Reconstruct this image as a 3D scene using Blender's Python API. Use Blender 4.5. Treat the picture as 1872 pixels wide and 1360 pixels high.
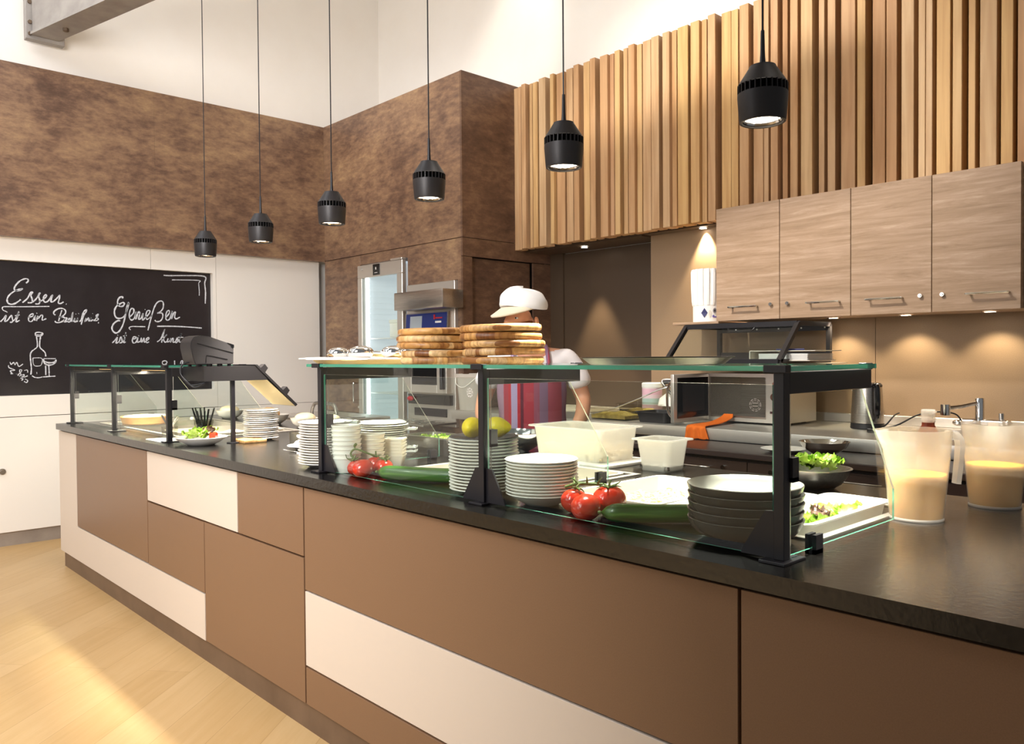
import bpy, bmesh, math, random
from mathutils import Vector, Matrix, noise
PI = math.pi
random.seed(7)
for o in list(bpy.data.objects):
    bpy.data.objects.remove(o, do_unlink=True)
S = bpy.context.scene
COL = S.collection

# ---------------------------------------------------------------- camera
F_PX = 1472.66                      # focal length in pixels of the 1872x1360 frame
yaw, pitch, roll = math.radians(42.907), math.radians(1.145), math.radians(-0.4374)
fwd = Vector((-math.cos(yaw)*math.cos(pitch), math.sin(yaw)*math.cos(pitch), -math.sin(pitch)))
rgt = fwd.cross(Vector((0, 0, 1))).normalized()
upv = rgt.cross(fwd)
c_, s_ = math.cos(roll), math.sin(roll)
R_, U_ = c_*rgt + s_*upv, -s_*rgt + c_*upv
cam_d = bpy.data.cameras.new('camera')
cam = bpy.data.objects.new('camera', cam_d); COL.objects.link(cam)
cam_d.sensor_fit = 'HORIZONTAL'; cam_d.sensor_width = 36.0
cam_d.lens = 36.0*F_PX/1872.0
cam_d.clip_start = 0.02; cam_d.clip_end = 60
cam.matrix_world = Matrix(((R_.x, U_.x, -fwd.x, 0.0), (R_.y, U_.y, -fwd.y, -1.38), (R_.z, U_.z, -fwd.z, 1.3226), (0, 0, 0, 1)))
S.camera = cam

# ---------------------------------------------------------------- exposure, daylight
S.view_settings.view_transform = 'Standard'
S.view_settings.look = 'None'
S.view_settings.exposure = 0.0
S.view_settings.gamma = 1.0
S.view_settings.use_curve_mapping = False
W = bpy.data.worlds.new('hall_daylight'); S.world = W; W.use_nodes = True
wn = W.node_tree.nodes; wl = W.node_tree.links
bg = wn['Background']
bg.inputs['Color'].default_value = (0.93, 0.96, 1.0, 1)
bg.inputs['Strength'].default_value = 0.2

def lamp(name, kind, loc, energy, color=(1, 1, 1), target=None, **kw):
    d = bpy.data.lights.new(name, kind); d.energy = energy; d.color = color
    for k, v in kw.items(): setattr(d, k, v)
    o = bpy.data.objects.new(name, d); COL.objects.link(o); o.location = loc
    if target is not None:
        o.rotation_euler = (Vector(target)-Vector(loc)).to_track_quat('-Z', 'Y').to_euler()
    return o
WARM = (1.0, 0.83, 0.62)
WARM2 = (1.0, 0.84, 0.58)
# daylight from the glazed left front of the hall, the skylight and the ceiling track spots, with added fills among them
lamp('hall_window_light', 'AREA', (-4.4, -6.4, 2.6), 60, (1.0, 0.97, 0.94), (-6.2, 1.0, 1.4), shape='RECTANGLE', size=4.0, size_y=2.6)
lamp('skylight_light', 'AREA', (-4.4, -2.8, 5.4), 130, (0.95, 0.97, 1.0), (-6.4, 0.6, 3.6), shape='RECTANGLE', size=3.0, size_y=2.0)
lamp('added_left_wall_fill', 'AREA', (-1.55, -2.3, 2.5), 195, (1.0, 0.97, 0.95), (-6.6, -1.5, 1.7), shape='RECTANGLE', size=1.5, size_y=1.5)  # added fill that brightens the left wall; no window stands here
lamp('added_upper_wall_fill', 'AREA', (-3.4, 0.6, 4.95), 30, (1.0, 0.98, 0.95), (-4.8, 2.4, 3.5), shape='RECTANGLE', size=2.6, size_y=1.2)  # added fill that whitens the upper walls; no panel is built
for k, (x, y, z, e, tg, sz) in enumerate(((-2.9, -3.0, 3.5, 130, (-2.4, 0, .55), 46), (-2.9, -.5, 4.75, 800, (-2.7, 2.85, 2.15), 54), (-4.6, -.5, 4.75, 240, (-5.4, 2.4, 2.2), 60))):
    lamp('ceiling_track_spot', 'SPOT', (x, y, z), e, (1.0, .95, .87), tg, spot_size=math.radians(sz), spot_blend=.9, shadow_soft_size=.12)
for x, e in ((-3.6, 900), (-2.1, 2300), (-.72, 2400)):
    lamp('added_counter_spot', 'SPOT', (x, 1.25, 4.85), e, (1.0, .95, .87), (x, .88, .9), spot_size=math.radians(27), spot_blend=.9, shadow_soft_size=.08)  # added spots that brighten the tubs and jugs at the counter's rear

# ---------------------------------------------------------------- materials
def lin(h):
    if isinstance(h, str):
        h = h.lstrip('#'); h = [int(h[i:i+2], 16)/255 for i in (0, 2, 4)]
    return tuple(((c+0.055)/1.055)**2.4 if c > 0.04045 else c/12.92 for c in h) + (1.0,)
def mat(name, col, rough=0.5, metal=0.0, spec=0.5, emit=None, estr=0.0, trans=0.0, sss=0.0, coat=0.0):
    m = bpy.data.materials.new(name); m.use_nodes = True
    b = m.node_tree.nodes['Principled BSDF']
    b.inputs['Base Color'].default_value = lin(col)
    b.inputs['Roughness'].default_value = rough
    b.inputs['Metallic'].default_value = metal
    b.inputs['Specular IOR Level'].default_value = spec
    b.inputs['Transmission Weight'].default_value = trans
    b.inputs['Coat Weight'].default_value = coat
    if sss:
        b.inputs['Subsurface Weight'].default_value = sss
        b.inputs['Subsurface Radius'].default_value = (0.02, 0.012, 0.006)
    if emit:
        b.inputs['Emission Color'].default_value = lin(emit); b.inputs['Emission Strength'].default_value = estr
    return m
def N(m, t, **kw):
    n = m.node_tree.nodes.new(t)
    for k, v in kw.items():
        if hasattr(n, k): setattr(n, k, v)
        else: n.inputs[k].default_value = v
    return n
def L(m, a, b): m.node_tree.links.new(a, b)
def bsdf(m): return m.node_tree.nodes['Principled BSDF']
def coords(m, scale=(1, 1, 1), rot=(0, 0, 0), rnd=0.0, kind='Object'):
    tc = N(m, 'ShaderNodeTexCoord'); mp = N(m, 'ShaderNodeMapping')
    mp.inputs['Scale'].default_value = scale; mp.inputs['Rotation'].default_value = rot
    L(m, tc.outputs[kind], mp.inputs['Vector'])
    if rnd:
        oi = N(m, 'ShaderNodeObjectInfo'); mu = N(m, 'ShaderNodeMath', operation='MULTIPLY'); mu.inputs[1].default_value = rnd
        L(m, oi.outputs['Random'], mu.inputs[0]); L(m, mu.outputs[0], mp.inputs['Location'])
    return mp.outputs['Vector']
def ramp(m, fac, stops):
    r = N(m, 'ShaderNodeValToRGB')
    el = r.color_ramp.elements
    while len(el) < len(stops): el.new(0.5)
    for e, (p, c) in zip(el, stops): e.position = p; e.color = lin(c)
    L(m, fac, r.inputs['Fac']); return r.outputs['Color']
def noisy(m, stops, scale=(1, 1, 1), nscale=5.0, detail=6.0, dist=0.0, bump=0.0, rnd=0.0, rough=0.6, kind='Object'):
    v = coords(m, scale, rnd=rnd, kind=kind)
    n = N(m, 'ShaderNodeTexNoise'); n.inputs['Scale'].default_value = nscale; n.inputs['Detail'].default_value = detail
    n.inputs['Roughness'].default_value = rough; n.inputs['Distortion'].default_value = dist
    L(m, v, n.inputs['Vector'])
    L(m, ramp(m, n.outputs['Fac'], stops), bsdf(m).inputs['Base Color'])
    if bump:
        bp = N(m, 'ShaderNodeBump'); bp.inputs['Strength'].default_value = bump; bp.inputs['Distance'].default_value = 0.002
        L(m, n.outputs['Fac'], bp.inputs['Height']); L(m, bp.outputs['Normal'], bsdf(m).inputs['Normal'])
    return m
def bumped(m, nscale, strength, dist=0.001, scale=(1, 1, 1), detail=3.0):
    v = coords(m, scale); n = N(m, 'ShaderNodeTexNoise'); n.inputs['Scale'].default_value = nscale; n.inputs['Detail'].default_value = detail
    L(m, v, n.inputs['Vector'])
    bp = N(m, 'ShaderNodeBump'); bp.inputs['Strength'].default_value = strength; bp.inputs['Distance'].default_value = dist
    L(m, n.outputs['Fac'], bp.inputs['Height']); L(m, bp.outputs['Normal'], bsdf(m).inputs['Normal'])
    return m

M = {}
M['white_wall'] = noisy(mat('white_plaster', '#efe9e1', 0.9, spec=0.2), [(0.3, '#eee8e0'), (0.7, '#f1ece5')], nscale=3)
M['ceiling'] = mat('white_ceiling', '#efece6', 0.9, spec=0.2)
def cladding(name, stops):
    m = mat(name, '#76513c', 0.40, spec=0.45)
    tc = N(m, 'ShaderNodeTexCoord'); fs = []
    for sc, ns, det, di in (((1, 1, 1.5), 1.7, 5, 0.3), ((1, 1, 2.6), 9.0, 10, 0.1)):
        mp = N(m, 'ShaderNodeMapping'); mp.inputs['Scale'].default_value = sc; L(m, tc.outputs['Object'], mp.inputs['Vector'])
        n = N(m, 'ShaderNodeTexNoise'); n.inputs['Scale'].default_value = ns; n.inputs['Detail'].default_value = det; n.inputs['Roughness'].default_value = .72; n.inputs['Distortion'].default_value = di
        L(m, mp.outputs['Vector'], n.inputs['Vector']); fs.append(n.outputs['Fac'])
    mi = N(m, 'ShaderNodeMath', operation='ADD'); L(m, fs[0], mi.inputs[0]); L(m, fs[1], mi.inputs[1])
    hf = N(m, 'ShaderNodeMath', operation='MULTIPLY'); hf.inputs[1].default_value = .5; L(m, mi.outputs[0], hf.inputs[0])
    L(m, ramp(m, hf.outputs[0], stops), bsdf(m).inputs['Base Color']); return m
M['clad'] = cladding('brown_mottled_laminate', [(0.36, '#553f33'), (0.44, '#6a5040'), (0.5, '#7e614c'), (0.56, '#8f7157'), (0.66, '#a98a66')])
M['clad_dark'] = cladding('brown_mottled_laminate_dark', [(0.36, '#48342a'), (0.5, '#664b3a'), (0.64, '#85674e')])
M['gap'] = mat('dark_joint', '#1d1511', 0.8)
M['brown'] = noisy(mat('taupe_brown_laminate', '#8a6a55', 0.38, spec=0.4), [(0.35, '#7d5f47'), (0.65, '#83644b')], nscale=400, detail=2)
m = mat('cream_wood_panel', '#d8cabb', 0.5, spec=0.35)
v = coords(m, (1.0, 1.0, 7.0)); wv = N(m, 'ShaderNodeTexWave', wave_type='BANDS', bands_direction='Z'); wv.inputs['Scale'].default_value = 1.6
wv.inputs['Distortion'].default_value = 9.0; wv.inputs['Detail'].default_value = 2.0; wv.inputs['Detail Scale'].default_value = 0.35
L(m, v, wv.inputs['Vector']); bp = N(m, 'ShaderNodeBump'); bp.inputs['Strength'].default_value = 0.10; bp.inputs['Distance'].default_value = 0.0006
L(m, wv.outputs['Fac'], bp.inputs['Height']); L(m, bp.outputs['Normal'], bsdf(m).inputs['Normal']); M['cream'] = m
M['plinth'] = noisy(mat('brown_plinth', '#6a5443', 0.45), [(0.3, '#5f4a3a'), (0.7, '#745d4a')], nscale=4, detail=8)
M['plinth_grey'] = noisy(mat('grey_steel_plinth', '#a2968c', 0.4, metal=0.3), [(0.3, '#948980'), (0.7, '#b0a59b')], nscale=4, detail=8)
m = noisy(mat('black_stone_worktop', '#1d1a18', 0.2, spec=0.6), [(0.35, '#0a0908'), (0.64, '#13110f'), (0.78, '#2f2822')], nscale=190, detail=4)
n = N(m, 'ShaderNodeTexNoise'); n.inputs['Scale'].default_value = 75; n.inputs['Detail'].default_value = 4
L(m, coords(m), n.inputs['Vector']); bp = N(m, 'ShaderNodeBump'); bp.inputs['Strength'].default_value = 0.5; bp.inputs['Distance'].default_value = 0.0012
L(m, n.outputs['Fac'], bp.inputs['Height']); L(m, bp.outputs['Normal'], bsdf(m).inputs['Normal']); M['stone'] = m
# oak vinyl planks laid diagonally
m = mat('oak_plank_floor', '#d9b783', 0.42, spec=0.4)
v = coords(m, (1, 1, 1), (0, 0, math.radians(-130)))
bk = N(m, 'ShaderNodeTexBrick'); bk.offset = 0.37; bk.inputs['Scale'].default_value = 1.0
bk.inputs['Brick Width'].default_value = 1.3; bk.inputs['Row Height'].default_value = 0.19; bk.inputs['Mortar Size'].default_value = 0.0012
bk.inputs['Color1'].default_value = lin('#cfae7d'); bk.inputs['Color2'].default_value = lin('#c19d69'); bk.inputs['Mortar'].default_value = lin('#a98555')
L(m, v, bk.inputs['Vector'])
mp = N(m, 'ShaderNodeMapping'); mp.inputs['Scale'].default_value = (1.3, 16, 1); L(m, v, mp.inputs['Vector'])
n = N(m, 'ShaderNodeTexNoise'); n.inputs['Scale'].default_value = 1.6; n.inputs['Detail'].default_value = 9; n.inputs['Roughness'].default_value = 0.68; n.inputs['Distortion'].default_value = 0.6
L(m, mp.outputs['Vector'], n.inputs['Vector'])
g = ramp(m, n.outputs['Fac'], [(0.3, '#a88455'), (0.5, '#c8a778'), (0.72, '#dcc298')])
mx = N(m, 'ShaderNodeMixRGB', blend_type='MULTIPLY'); mx.inputs['Fac'].default_value = 0.0
mx = N(m, 'ShaderNodeMixRGB'); mx.inputs['Fac'].default_value = 0.2
L(m, bk.outputs['Color'], mx.inputs['Color1']); L(m, g, mx.inputs['Color2']); L(m, mx.outputs['Color'], bsdf(m).inputs['Base Color']); M['floor'] = m
# slats: every batten has its own tone and grain offset
m = mat('cedar_batten_wood', '#c49a66', 0.55, spec=0.3)
v = coords(m, (9, 9, 0.55), rnd=40.0)
n = N(m, 'ShaderNodeTexNoise'); n.inputs['Scale'].default_value = 3.0; n.inputs['Detail'].default_value = 8; n.inputs['Distortion'].default_value = 0.5
L(m, v, n.inputs['Vector'])
oi = N(m, 'ShaderNodeObjectInfo')
tone = ramp(m, oi.outputs['Random'], [(0.0, '#b98d62'), (0.25, '#c9a279'), (0.5, '#cfae87'), (0.75, '#d3ab72'), (1.0, '#c39a74')])
g = ramp(m, n.outputs['Fac'], [(0.3, '#ddcfbf'), (0.65, '#ffffff')])
mx = N(m, 'ShaderNodeMixRGB', blend_type='MULTIPLY'); mx.inputs['Fac'].default_value = 0.9
L(m, tone, mx.inputs['Color1']); L(m, g, mx.inputs['Color2']); L(m, mx.outputs['Color'], bsdf(m).inputs['Base Color']); M['slat'] = m
M['slat_back'] = mat('dark_slat_backing', '#1d130c', 0.8)
# grey-brown driftwood cabinet fronts, grain running sideways
m = mat('driftwood_laminate', '#a98a70', 0.45, spec=0.35)
v = coords(m, (0.9, 1, 13), (0, math.radians(4), 0), rnd=30.0)
n = N(m, 'ShaderNodeTexNoise'); n.inputs['Scale'].default_value = 2.6; n.inputs['Detail'].default_value = 12; n.inputs['Roughness'].default_value = 0.75; n.inputs['Distortion'].default_value = 0.6
L(m, v, n.inputs['Vector'])
L(m, ramp(m, n.outputs['Fac'], [(0.3, '#8f745b'), (0.46, '#a5886d'), (0.56, '#b0937a'), (0.72, '#c6ad94')]), bsdf(m).inputs['Base Color']); M['drift'] = m
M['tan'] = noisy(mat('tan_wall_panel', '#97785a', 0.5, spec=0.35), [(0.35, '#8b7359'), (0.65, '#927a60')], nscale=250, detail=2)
M['tan_niche_shade'] = mat('tan_wall_panel_shaded', '#4a3b2d', 0.45, spec=0.4)  # tan panel darkened in colour for the shade under the battens
M['dkbrown'] = mat('dark_brown_cabinet', '#3d2f2a', 0.3, spec=0.5)
M['steel'] = noisy(mat('brushed_steel', '#b7b0a8', 0.3, metal=1.0), [(0.3, '#aaa39b'), (0.7, '#c3bcb4')], scale=(2, 60, 60), nscale=3)
M['steel_bright'] = mat('polished_steel', '#d8d4cf', 0.12, metal=1.0)
M['steel_pale'] = mat('pale_satin_steel', '#cfc8bf', 0.38, metal=0.75)
M['chrome'] = mat('chrome', '#e4e2df', 0.06, metal=1.0)
M['black'] = bumped(mat('black_powder_coat', '#17151a', 0.42, spec=0.5), 900, 0.1, 0.0003)
M['black_metal'] = bumped(mat('black_textured_metal', '#2b2829', 0.45, metal=0.35), 1200, 0.15, 0.0003)
M['blackgloss'] = mat('gloss_black', '#0c0b0c', 0.12, spec=0.6)
M['tray_black'] = mat('black_tray_lacquer', '#0b0a0a', 0.3, spec=0.35)
M['black_matte'] = mat('black_void', '#050505', 0.9, spec=0.1)
M['plastic_black'] = mat('charcoal_plastic', '#2d2a2b', 0.5)
M['china'] = mat('white_china', '#f0ebe2', 0.18, spec=0.5)
M['china_cream'] = mat('ivory_china', '#ece3d2', 0.2, spec=0.5)
M['stoneware'] = mat('grey_stoneware_shaded', '#504a45', 0.25, spec=0.5)  # grey lowered to carry the shade on the bowls' outer walls
M['stoneware_in'] = mat('pale_grey_glaze', '#9d9790', 0.18, spec=0.5)
M['slate'] = noisy(mat('dark_speckled_plate', '#4b4446', 0.35), [(0.4, '#3b3537'), (0.7, '#625a5c')], nscale=150)
M['polyw'] = mat('white_polypropylene', '#f4efe4', 0.35, sss=0.15)
M['linen'] = bumped(mat('white_linen', '#f1ece6', 0.85, spec=0.2), 300, 0.3, 0.0006)
M['tomato'] = noisy(mat('tomato_skin', '#d3301c', 0.16, spec=0.55, sss=0.15, coat=0.3), [(0.3, '#c2220f'), (0.75, '#e0472a')], nscale=9, detail=3)
M['stem'] = mat('tomato_stem_green', '#5a6a2c', 0.6)
m = mat('cucumber_skin', '#3d6a24', 0.28, spec=0.5, coat=0.15)
v = coords(m, (1.2, 30, 30)); n = N(m, 'ShaderNodeTexNoise'); n.inputs['Scale'].default_value = 2.2; n.inputs['Detail'].default_value = 5; L(m, v, n.inputs['Vector'])
L(m, ramp(m, n.outputs['Fac'], [(0.35, '#1f3f10'), (0.55, '#37651c'), (0.75, '#6b9440')]), bsdf(m).inputs['Base Color']); M['cuc'] = m
M['lemon'] = bumped(mat('lemon_peel', '#f6d81c', 0.36, sss=0.1), 160, 0.5, 0.002)
M['lettuce'] = noisy(mat('lettuce_green', '#94b83a', 0.45, sss=0.1), [(0.3, '#6f9a22'), (0.55, '#a2c53f'), (0.8, '#dfe7a4')], nscale=14)
M['lettuce_dark'] = noisy(mat('red_lettuce', '#4d2c24', 0.45), [(0.3, '#35201c'), (0.7, '#71503a')], nscale=14)
M['cuc_flesh'] = mat('cucumber_flesh', '#d5e3ae', 0.4, sss=0.1)
M['bread'] = noisy(mat('bread_crust', '#dca85c', 0.6), [(0.3, '#c88a3d'), (0.7, '#ecc889')], nscale=8)
M['crust'] = noisy(mat('pastry_crust', '#d08f45', 0.6), [(0.3, '#b87230'), (0.7, '#e0ab66')], nscale=12)
M['custard'] = noisy(mat('pale_filling', '#f2e3bd', 0.5), [(0.3, '#e9cf96'), (0.7, '#faf2dd')], nscale=14)
M['rice'] = noisy(mat('seasoned_grain_salad', '#efe6cc', 0.6), [(0.32, '#5e5220'), (0.44, '#a3894a'), (0.62, '#c4b48e')], nscale=120, detail=2, bump=0.5)
M['corn'] = noisy(mat('chickpea_cream', '#f0ddb2', 0.5), [(0.3, '#dfbd7c'), (0.6, '#f6ead0')], nscale=60, detail=2)
M['darkfood'] = noisy(mat('dark_seed_mix', '#6c655c', 0.5), [(0.35, '#3c3630'), (0.6, '#8c857a'), (0.75, '#c8c2b6')], nscale=70, detail=2, bump=0.6)
M['pickle'] = noisy(mat('olive_gold_pickles', '#a98f3c', 0.4), [(0.3, '#7f6a22'), (0.7, '#cbb768')], nscale=30, bump=0.4)
M['cauli'] = noisy(mat('pale_cauliflower', '#f2e7c8', 0.6), [(0.3, '#e2cd98'), (0.7, '#fbf4e2')], nscale=40)
M['grape'] = mat('dark_grape', '#3c2f33', 0.3)
M['dressing'] = noisy(mat('mustard_dressing', '#e0a838', 0.35), [(0.3, '#d89a18'), (0.66, '#e2ab2c'), (0.78, '#a56f16')], nscale=70, detail=2)
M['sauce'] = mat('red_brown_sauce', '#7c2f10', 0.3, sss=0.1)
M['orange'] = bumped(mat('orange_cloth', '#dd6a1e', 0.85, spec=0.2), 200, 0.4, 0.001)
M['skin'] = mat('skin', '#d79a78', 0.5, sss=0.2)
M['shirt'] = bumped(mat('white_cotton', '#efe9ea', 0.85, spec=0.2), 30, 0.3, 0.004)
M['cap'] = bumped(mat('white_cap_cotton', '#eceaea', 0.85, spec=0.2), 60, 0.2, 0.002)
M['cap_brim'] = mat('cream_brim_cotton', '#e6d8bf', 0.85, spec=0.2)
M['trousers'] = mat('dark_cotton', '#2c2b30', 0.9)
M['blue'] = mat('navy_print', '#27295c', 0.5)
M['blue_panel'] = mat('blue_control_panel', '#16245f', 0.25, emit='#16245f', estr=0.35)
M['red'] = mat('red_print', '#c2202c', 0.4)
M['purple'] = mat('violet_print', '#6b62ad', 0.5)
M['grey_print'] = mat('grey_print', '#8d8a90', 0.6)
M['white_print'] = mat('white_print', '#e9e6e2', 0.5)
M['lcd'] = mat('grey_display', '#8b9196', 0.3, emit='#8b9196', estr=0.4)
M['paper'] = mat('white_paper', '#f3f0ea', 0.8, spec=0.2)
M['card'] = mat('pale_card', '#ddd5c6', 0.7)
M['chalk'] = noisy(mat('white_chalk', '#dcdde2', 0.95, spec=0.05), [(0.35, '#b9bac0'), (0.65, '#eceef3')], nscale=90)
M['board'] = noisy(mat('blackboard', '#262022', 0.35, spec=0.4), [(0.3, '#221c1e'), (0.7, '#2b2527')], nscale=5)
M['glow'] = mat('lamp_glow', '#fff6e8', 0.5, emit='#fff3e0', estr=18)
M['glow_led'] = mat('led_strip_glow', '#ffdca0', 0.5, emit='#ffcb80', estr=1.2)
M['beam'] = noisy(mat('grey_painted_steel', '#9b9590', 0.55, metal=0.2), [(0.3, '#8f8984'), (0.7, '#a8a29c')], nscale=6)
M['bolt'] = mat('old_bolt', '#6d5c4c', 0.5, metal=0.6)
M['cream_lam'] = bumped(mat('warm_white_laminate', '#f3ece3', 0.5, spec=0.3), 40, 0.05, 0.001, scale=(1, 1, 8))
M['fridge_in'] = mat('fridge_liner', '#d3d8dc', 0.5, emit='#d0d6db', estr=0.3)  # liner glows by itself in place of light from the tube
M['fridge_led'] = mat('cold_led', '#ffffff', 0.5, emit='#f6f9ff', estr=4)
M['tray_yellow'] = mat('cream_tray', '#e8c98c', 0.5)
M['lamplit_under'] = mat('lamplit_underside_tone', '#e9cf9a', 0.5)  # lamp light on the till panel's underside, put into its colour
# patchwork acacia
m = mat('acacia_patchwork', '#b57c3e', 0.4, spec=0.4)
v = coords(m, (1, 1, 1), rnd=11.0); mp = N(m, 'ShaderNodeMapping'); mp.inputs['Scale'].default_value = (20, 5, 1.5); L(m, v, mp.inputs['Vector'])
vo = N(m, 'ShaderNodeTexVoronoi'); vo.inputs['Scale'].default_value = 1.0; L(m, mp.outputs['Vector'], vo.inputs['Vector'])
mp2 = N(m, 'ShaderNodeMapping'); mp2.inputs['Scale'].default_value = (45, 9, 9); L(m, v, mp2.inputs['Vector'])
n = N(m, 'ShaderNodeTexNoise'); n.inputs['Scale'].default_value = 1.5; n.inputs['Detail'].default_value = 6; n.inputs['Distortion'].default_value = 1.5; L(m, mp2.outputs['Vector'], n.inputs['Vector'])
sp = N(m, 'ShaderNodeSeparateColor'); L(m, vo.outputs['Color'], sp.inputs['Color'])
tone = ramp(m, sp.outputs['Red'], [(0.0, '#7c4a22'), (0.22, '#a8733c'), (0.4, '#cf9c5a'), (0.6, '#dfb478'), (0.8, '#e6c492'), (1.0, '#9a632d')])
g = ramp(m, n.outputs['Fac'], [(0.3, '#9d7f60'), (0.6, '#ffffff')])
mx = N(m, 'ShaderNodeMixRGB', blend_type='MULTIPLY'); mx.inputs['Fac'].default_value = 0.8
L(m, tone, mx.inputs['Color1']); L(m, g, mx.inputs['Color2']); L(m, mx.outputs['Color'], bsdf(m).inputs['Base Color']); M['acacia'] = m
# striped apron: red, lilac and dark bands
m = mat('striped_apron_cotton', '#b0475a', 0.85, spec=0.2)
tc = N(m, 'ShaderNodeTexCoord'); sx = N(m, 'ShaderNodeSeparateXYZ'); L(m, tc.outputs['Object'], sx.inputs['Vector'])
mr = N(m, 'ShaderNodeMapRange'); mr.inputs['From Min'].default_value = -0.2; mr.inputs['From Max'].default_value = 0.2; L(m, sx.outputs['X'], mr.inputs['Value'])
r = N(m, 'ShaderNodeValToRGB'); r.color_ramp.interpolation = 'CONSTANT'
el = r.color_ramp.elements
while len(el) < 11: el.new(0.5)
for e, (p, cc) in zip(el, [(0, '#a8859b'), (0.16, '#b24a55'), (0.22, '#c04349'), (0.26, '#b9a3c6'), (0.34, '#c0343c'), (0.38, '#6b2a3a'), (0.42, '#b5414e'), (0.55, '#a0586c'), (0.62, '#8a6a84'), (0.72, '#a5505f'), (0.88, '#8a6a84')]):
    e.position = p; e.color = lin(cc)
L(m, mr.outputs['Result'], r.inputs['Fac']); L(m, r.outputs['Color'], bsdf(m).inputs['Base Color']); M['apron'] = m
# pastel striped tin
m = mat('pastel_striped_tin', '#d9b8c8', 0.35)
tc = N(m, 'ShaderNodeTexCoord'); sx = N(m, 'ShaderNodeSeparateXYZ'); L(m, tc.outputs['Object'], sx.inputs['Vector'])
mr = N(m, 'ShaderNodeMapRange'); mr.inputs['From Max'].default_value = 0.2; L(m, sx.outputs['Z'], mr.inputs['Value'])
r = N(m, 'ShaderNodeValToRGB'); r.color_ramp.interpolation = 'CONSTANT'; el = r.color_ramp.elements
while len(el) < 5: el.new(0.5)
for e, (p, cc) in zip(el, [(0, '#e0bfd4'), (0.3, '#a9bfba'), (0.5, '#dfc6cf'), (0.62, '#e3b3c6'), (0.82, '#ead9dc')]): e.position = p; e.color = lin(cc)
L(m, mr.outputs['Result'], r.inputs['Fac']); L(m, r.outputs['Color'], bsdf(m).inputs['Base Color']); M['tin'] = m
# clear sheet glass
def glassy(name, tint, ior=1.5, rough=0.0):
    m = bpy.data.materials.new(name); m.use_nodes = True; nt = m.node_tree; nt.nodes.clear()
    out = nt.nodes.new('ShaderNodeOutputMaterial'); mx = nt.nodes.new('ShaderNodeMixShader'); fr = nt.nodes.new('ShaderNodeFresnel'); fr.inputs['IOR'].default_value = ior
    tr = nt.nodes.new('ShaderNodeBsdfTransparent'); tr.inputs['Color'].default_value = lin(tint)
    gl = nt.nodes.new('ShaderNodeBsdfGlossy'); gl.inputs['Roughness'].default_value = rough
    ge = nt.nodes.new('ShaderNodeNewGeometry'); sb_ = nt.nodes.new('ShaderNodeMath'); sb_.operation = 'SUBTRACT'; sb_.inputs[0].default_value = 1.0; nt.links.new(ge.outputs['Backfacing'], sb_.inputs[1])
    mu_ = nt.nodes.new('ShaderNodeMath'); mu_.operation = 'MULTIPLY'; nt.links.new(fr.outputs[0], mu_.inputs[0]); nt.links.new(sb_.outputs[0], mu_.inputs[1])
    nt.links.new(mu_.outputs[0], mx.inputs[0]); nt.links.new(tr.outputs[0], mx.inputs[1]); nt.links.new(gl.outputs[0], mx.inputs[2]); nt.links.new(mx.outputs[0], out.inputs[0])
    return m
M['glass'] = glassy('clear_sheet_glass', '#f6faf8')
M['jar_glass'] = glassy('clear_jar_glass', '#f3f3ef', 1.45)
M['glass_edge'] = mat('green_glass_edge', '#4fa58a', 0.25, trans=0.4)
M['glass_edge_white'] = mat('bright_polished_glass_edge', '#efe9da', 0.3, trans=0.3)
M['clearplastic'] = glassy('clear_plastic', '#f0eee8', 1.4, 0.08)
def frosted(name, col, tmix, transp):
    m = bpy.data.materials.new(name); m.use_nodes = True; nt = m.node_tree; nt.nodes.clear()
    out = nt.nodes.new('ShaderNodeOutputMaterial')
    df = nt.nodes.new('ShaderNodeBsdfDiffuse'); df.inputs['Color'].default_value = lin(col)
    tl = nt.nodes.new('ShaderNodeBsdfTranslucent'); tl.inputs['Color'].default_value = lin(col)
    tr = nt.nodes.new('ShaderNodeBsdfTransparent'); tr.inputs['Color'].default_value = (1, 1, 1, 1)
    gl = nt.nodes.new('ShaderNodeBsdfGlossy'); gl.inputs['Roughness'].default_value = 0.25
    fr = nt.nodes.new('ShaderNodeFresnel'); fr.inputs['IOR'].default_value = 1.4
    a = nt.nodes.new('ShaderNodeMixShader'); a.inputs[0].default_value = tmix
    b = nt.nodes.new('ShaderNodeMixShader'); b.inputs[0].default_value = transp
    c = nt.nodes.new('ShaderNodeMixShader')
    nt.links.new(df.outputs[0], a.inputs[1]); nt.links.new(tl.outputs[0], a.inputs[2])
    nt.links.new(a.outputs[0], b.inputs[1]); nt.links.new(tr.outputs[0], b.inputs[2])
    ge = nt.nodes.new('ShaderNodeNewGeometry'); sb_ = nt.nodes.new('ShaderNodeMath'); sb_.operation = 'SUBTRACT'; sb_.inputs[0].default_value = 1.0; nt.links.new(ge.outputs['Backfacing'], sb_.inputs[1])
    mu_ = nt.nodes.new('ShaderNodeMath'); mu_.operation = 'MULTIPLY'; nt.links.new(fr.outputs[0], mu_.inputs[0]); nt.links.new(sb_.outputs[0], mu_.inputs[1])
    nt.links.new(mu_.outputs[0], c.inputs[0]); nt.links.new(b.outputs[0], c.inputs[1]); nt.links.new(gl.outputs[0], c.inputs[2])
    nt.links.new(c.outputs[0], out.inputs[0]); return m
M['frost'] = frosted('frosted_polypropylene', '#f5eedd', 0.55, 0.71)
M['frost_white'] = frosted('milky_polypropylene', '#f5f0e6', 0.4, 0.42)

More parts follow.
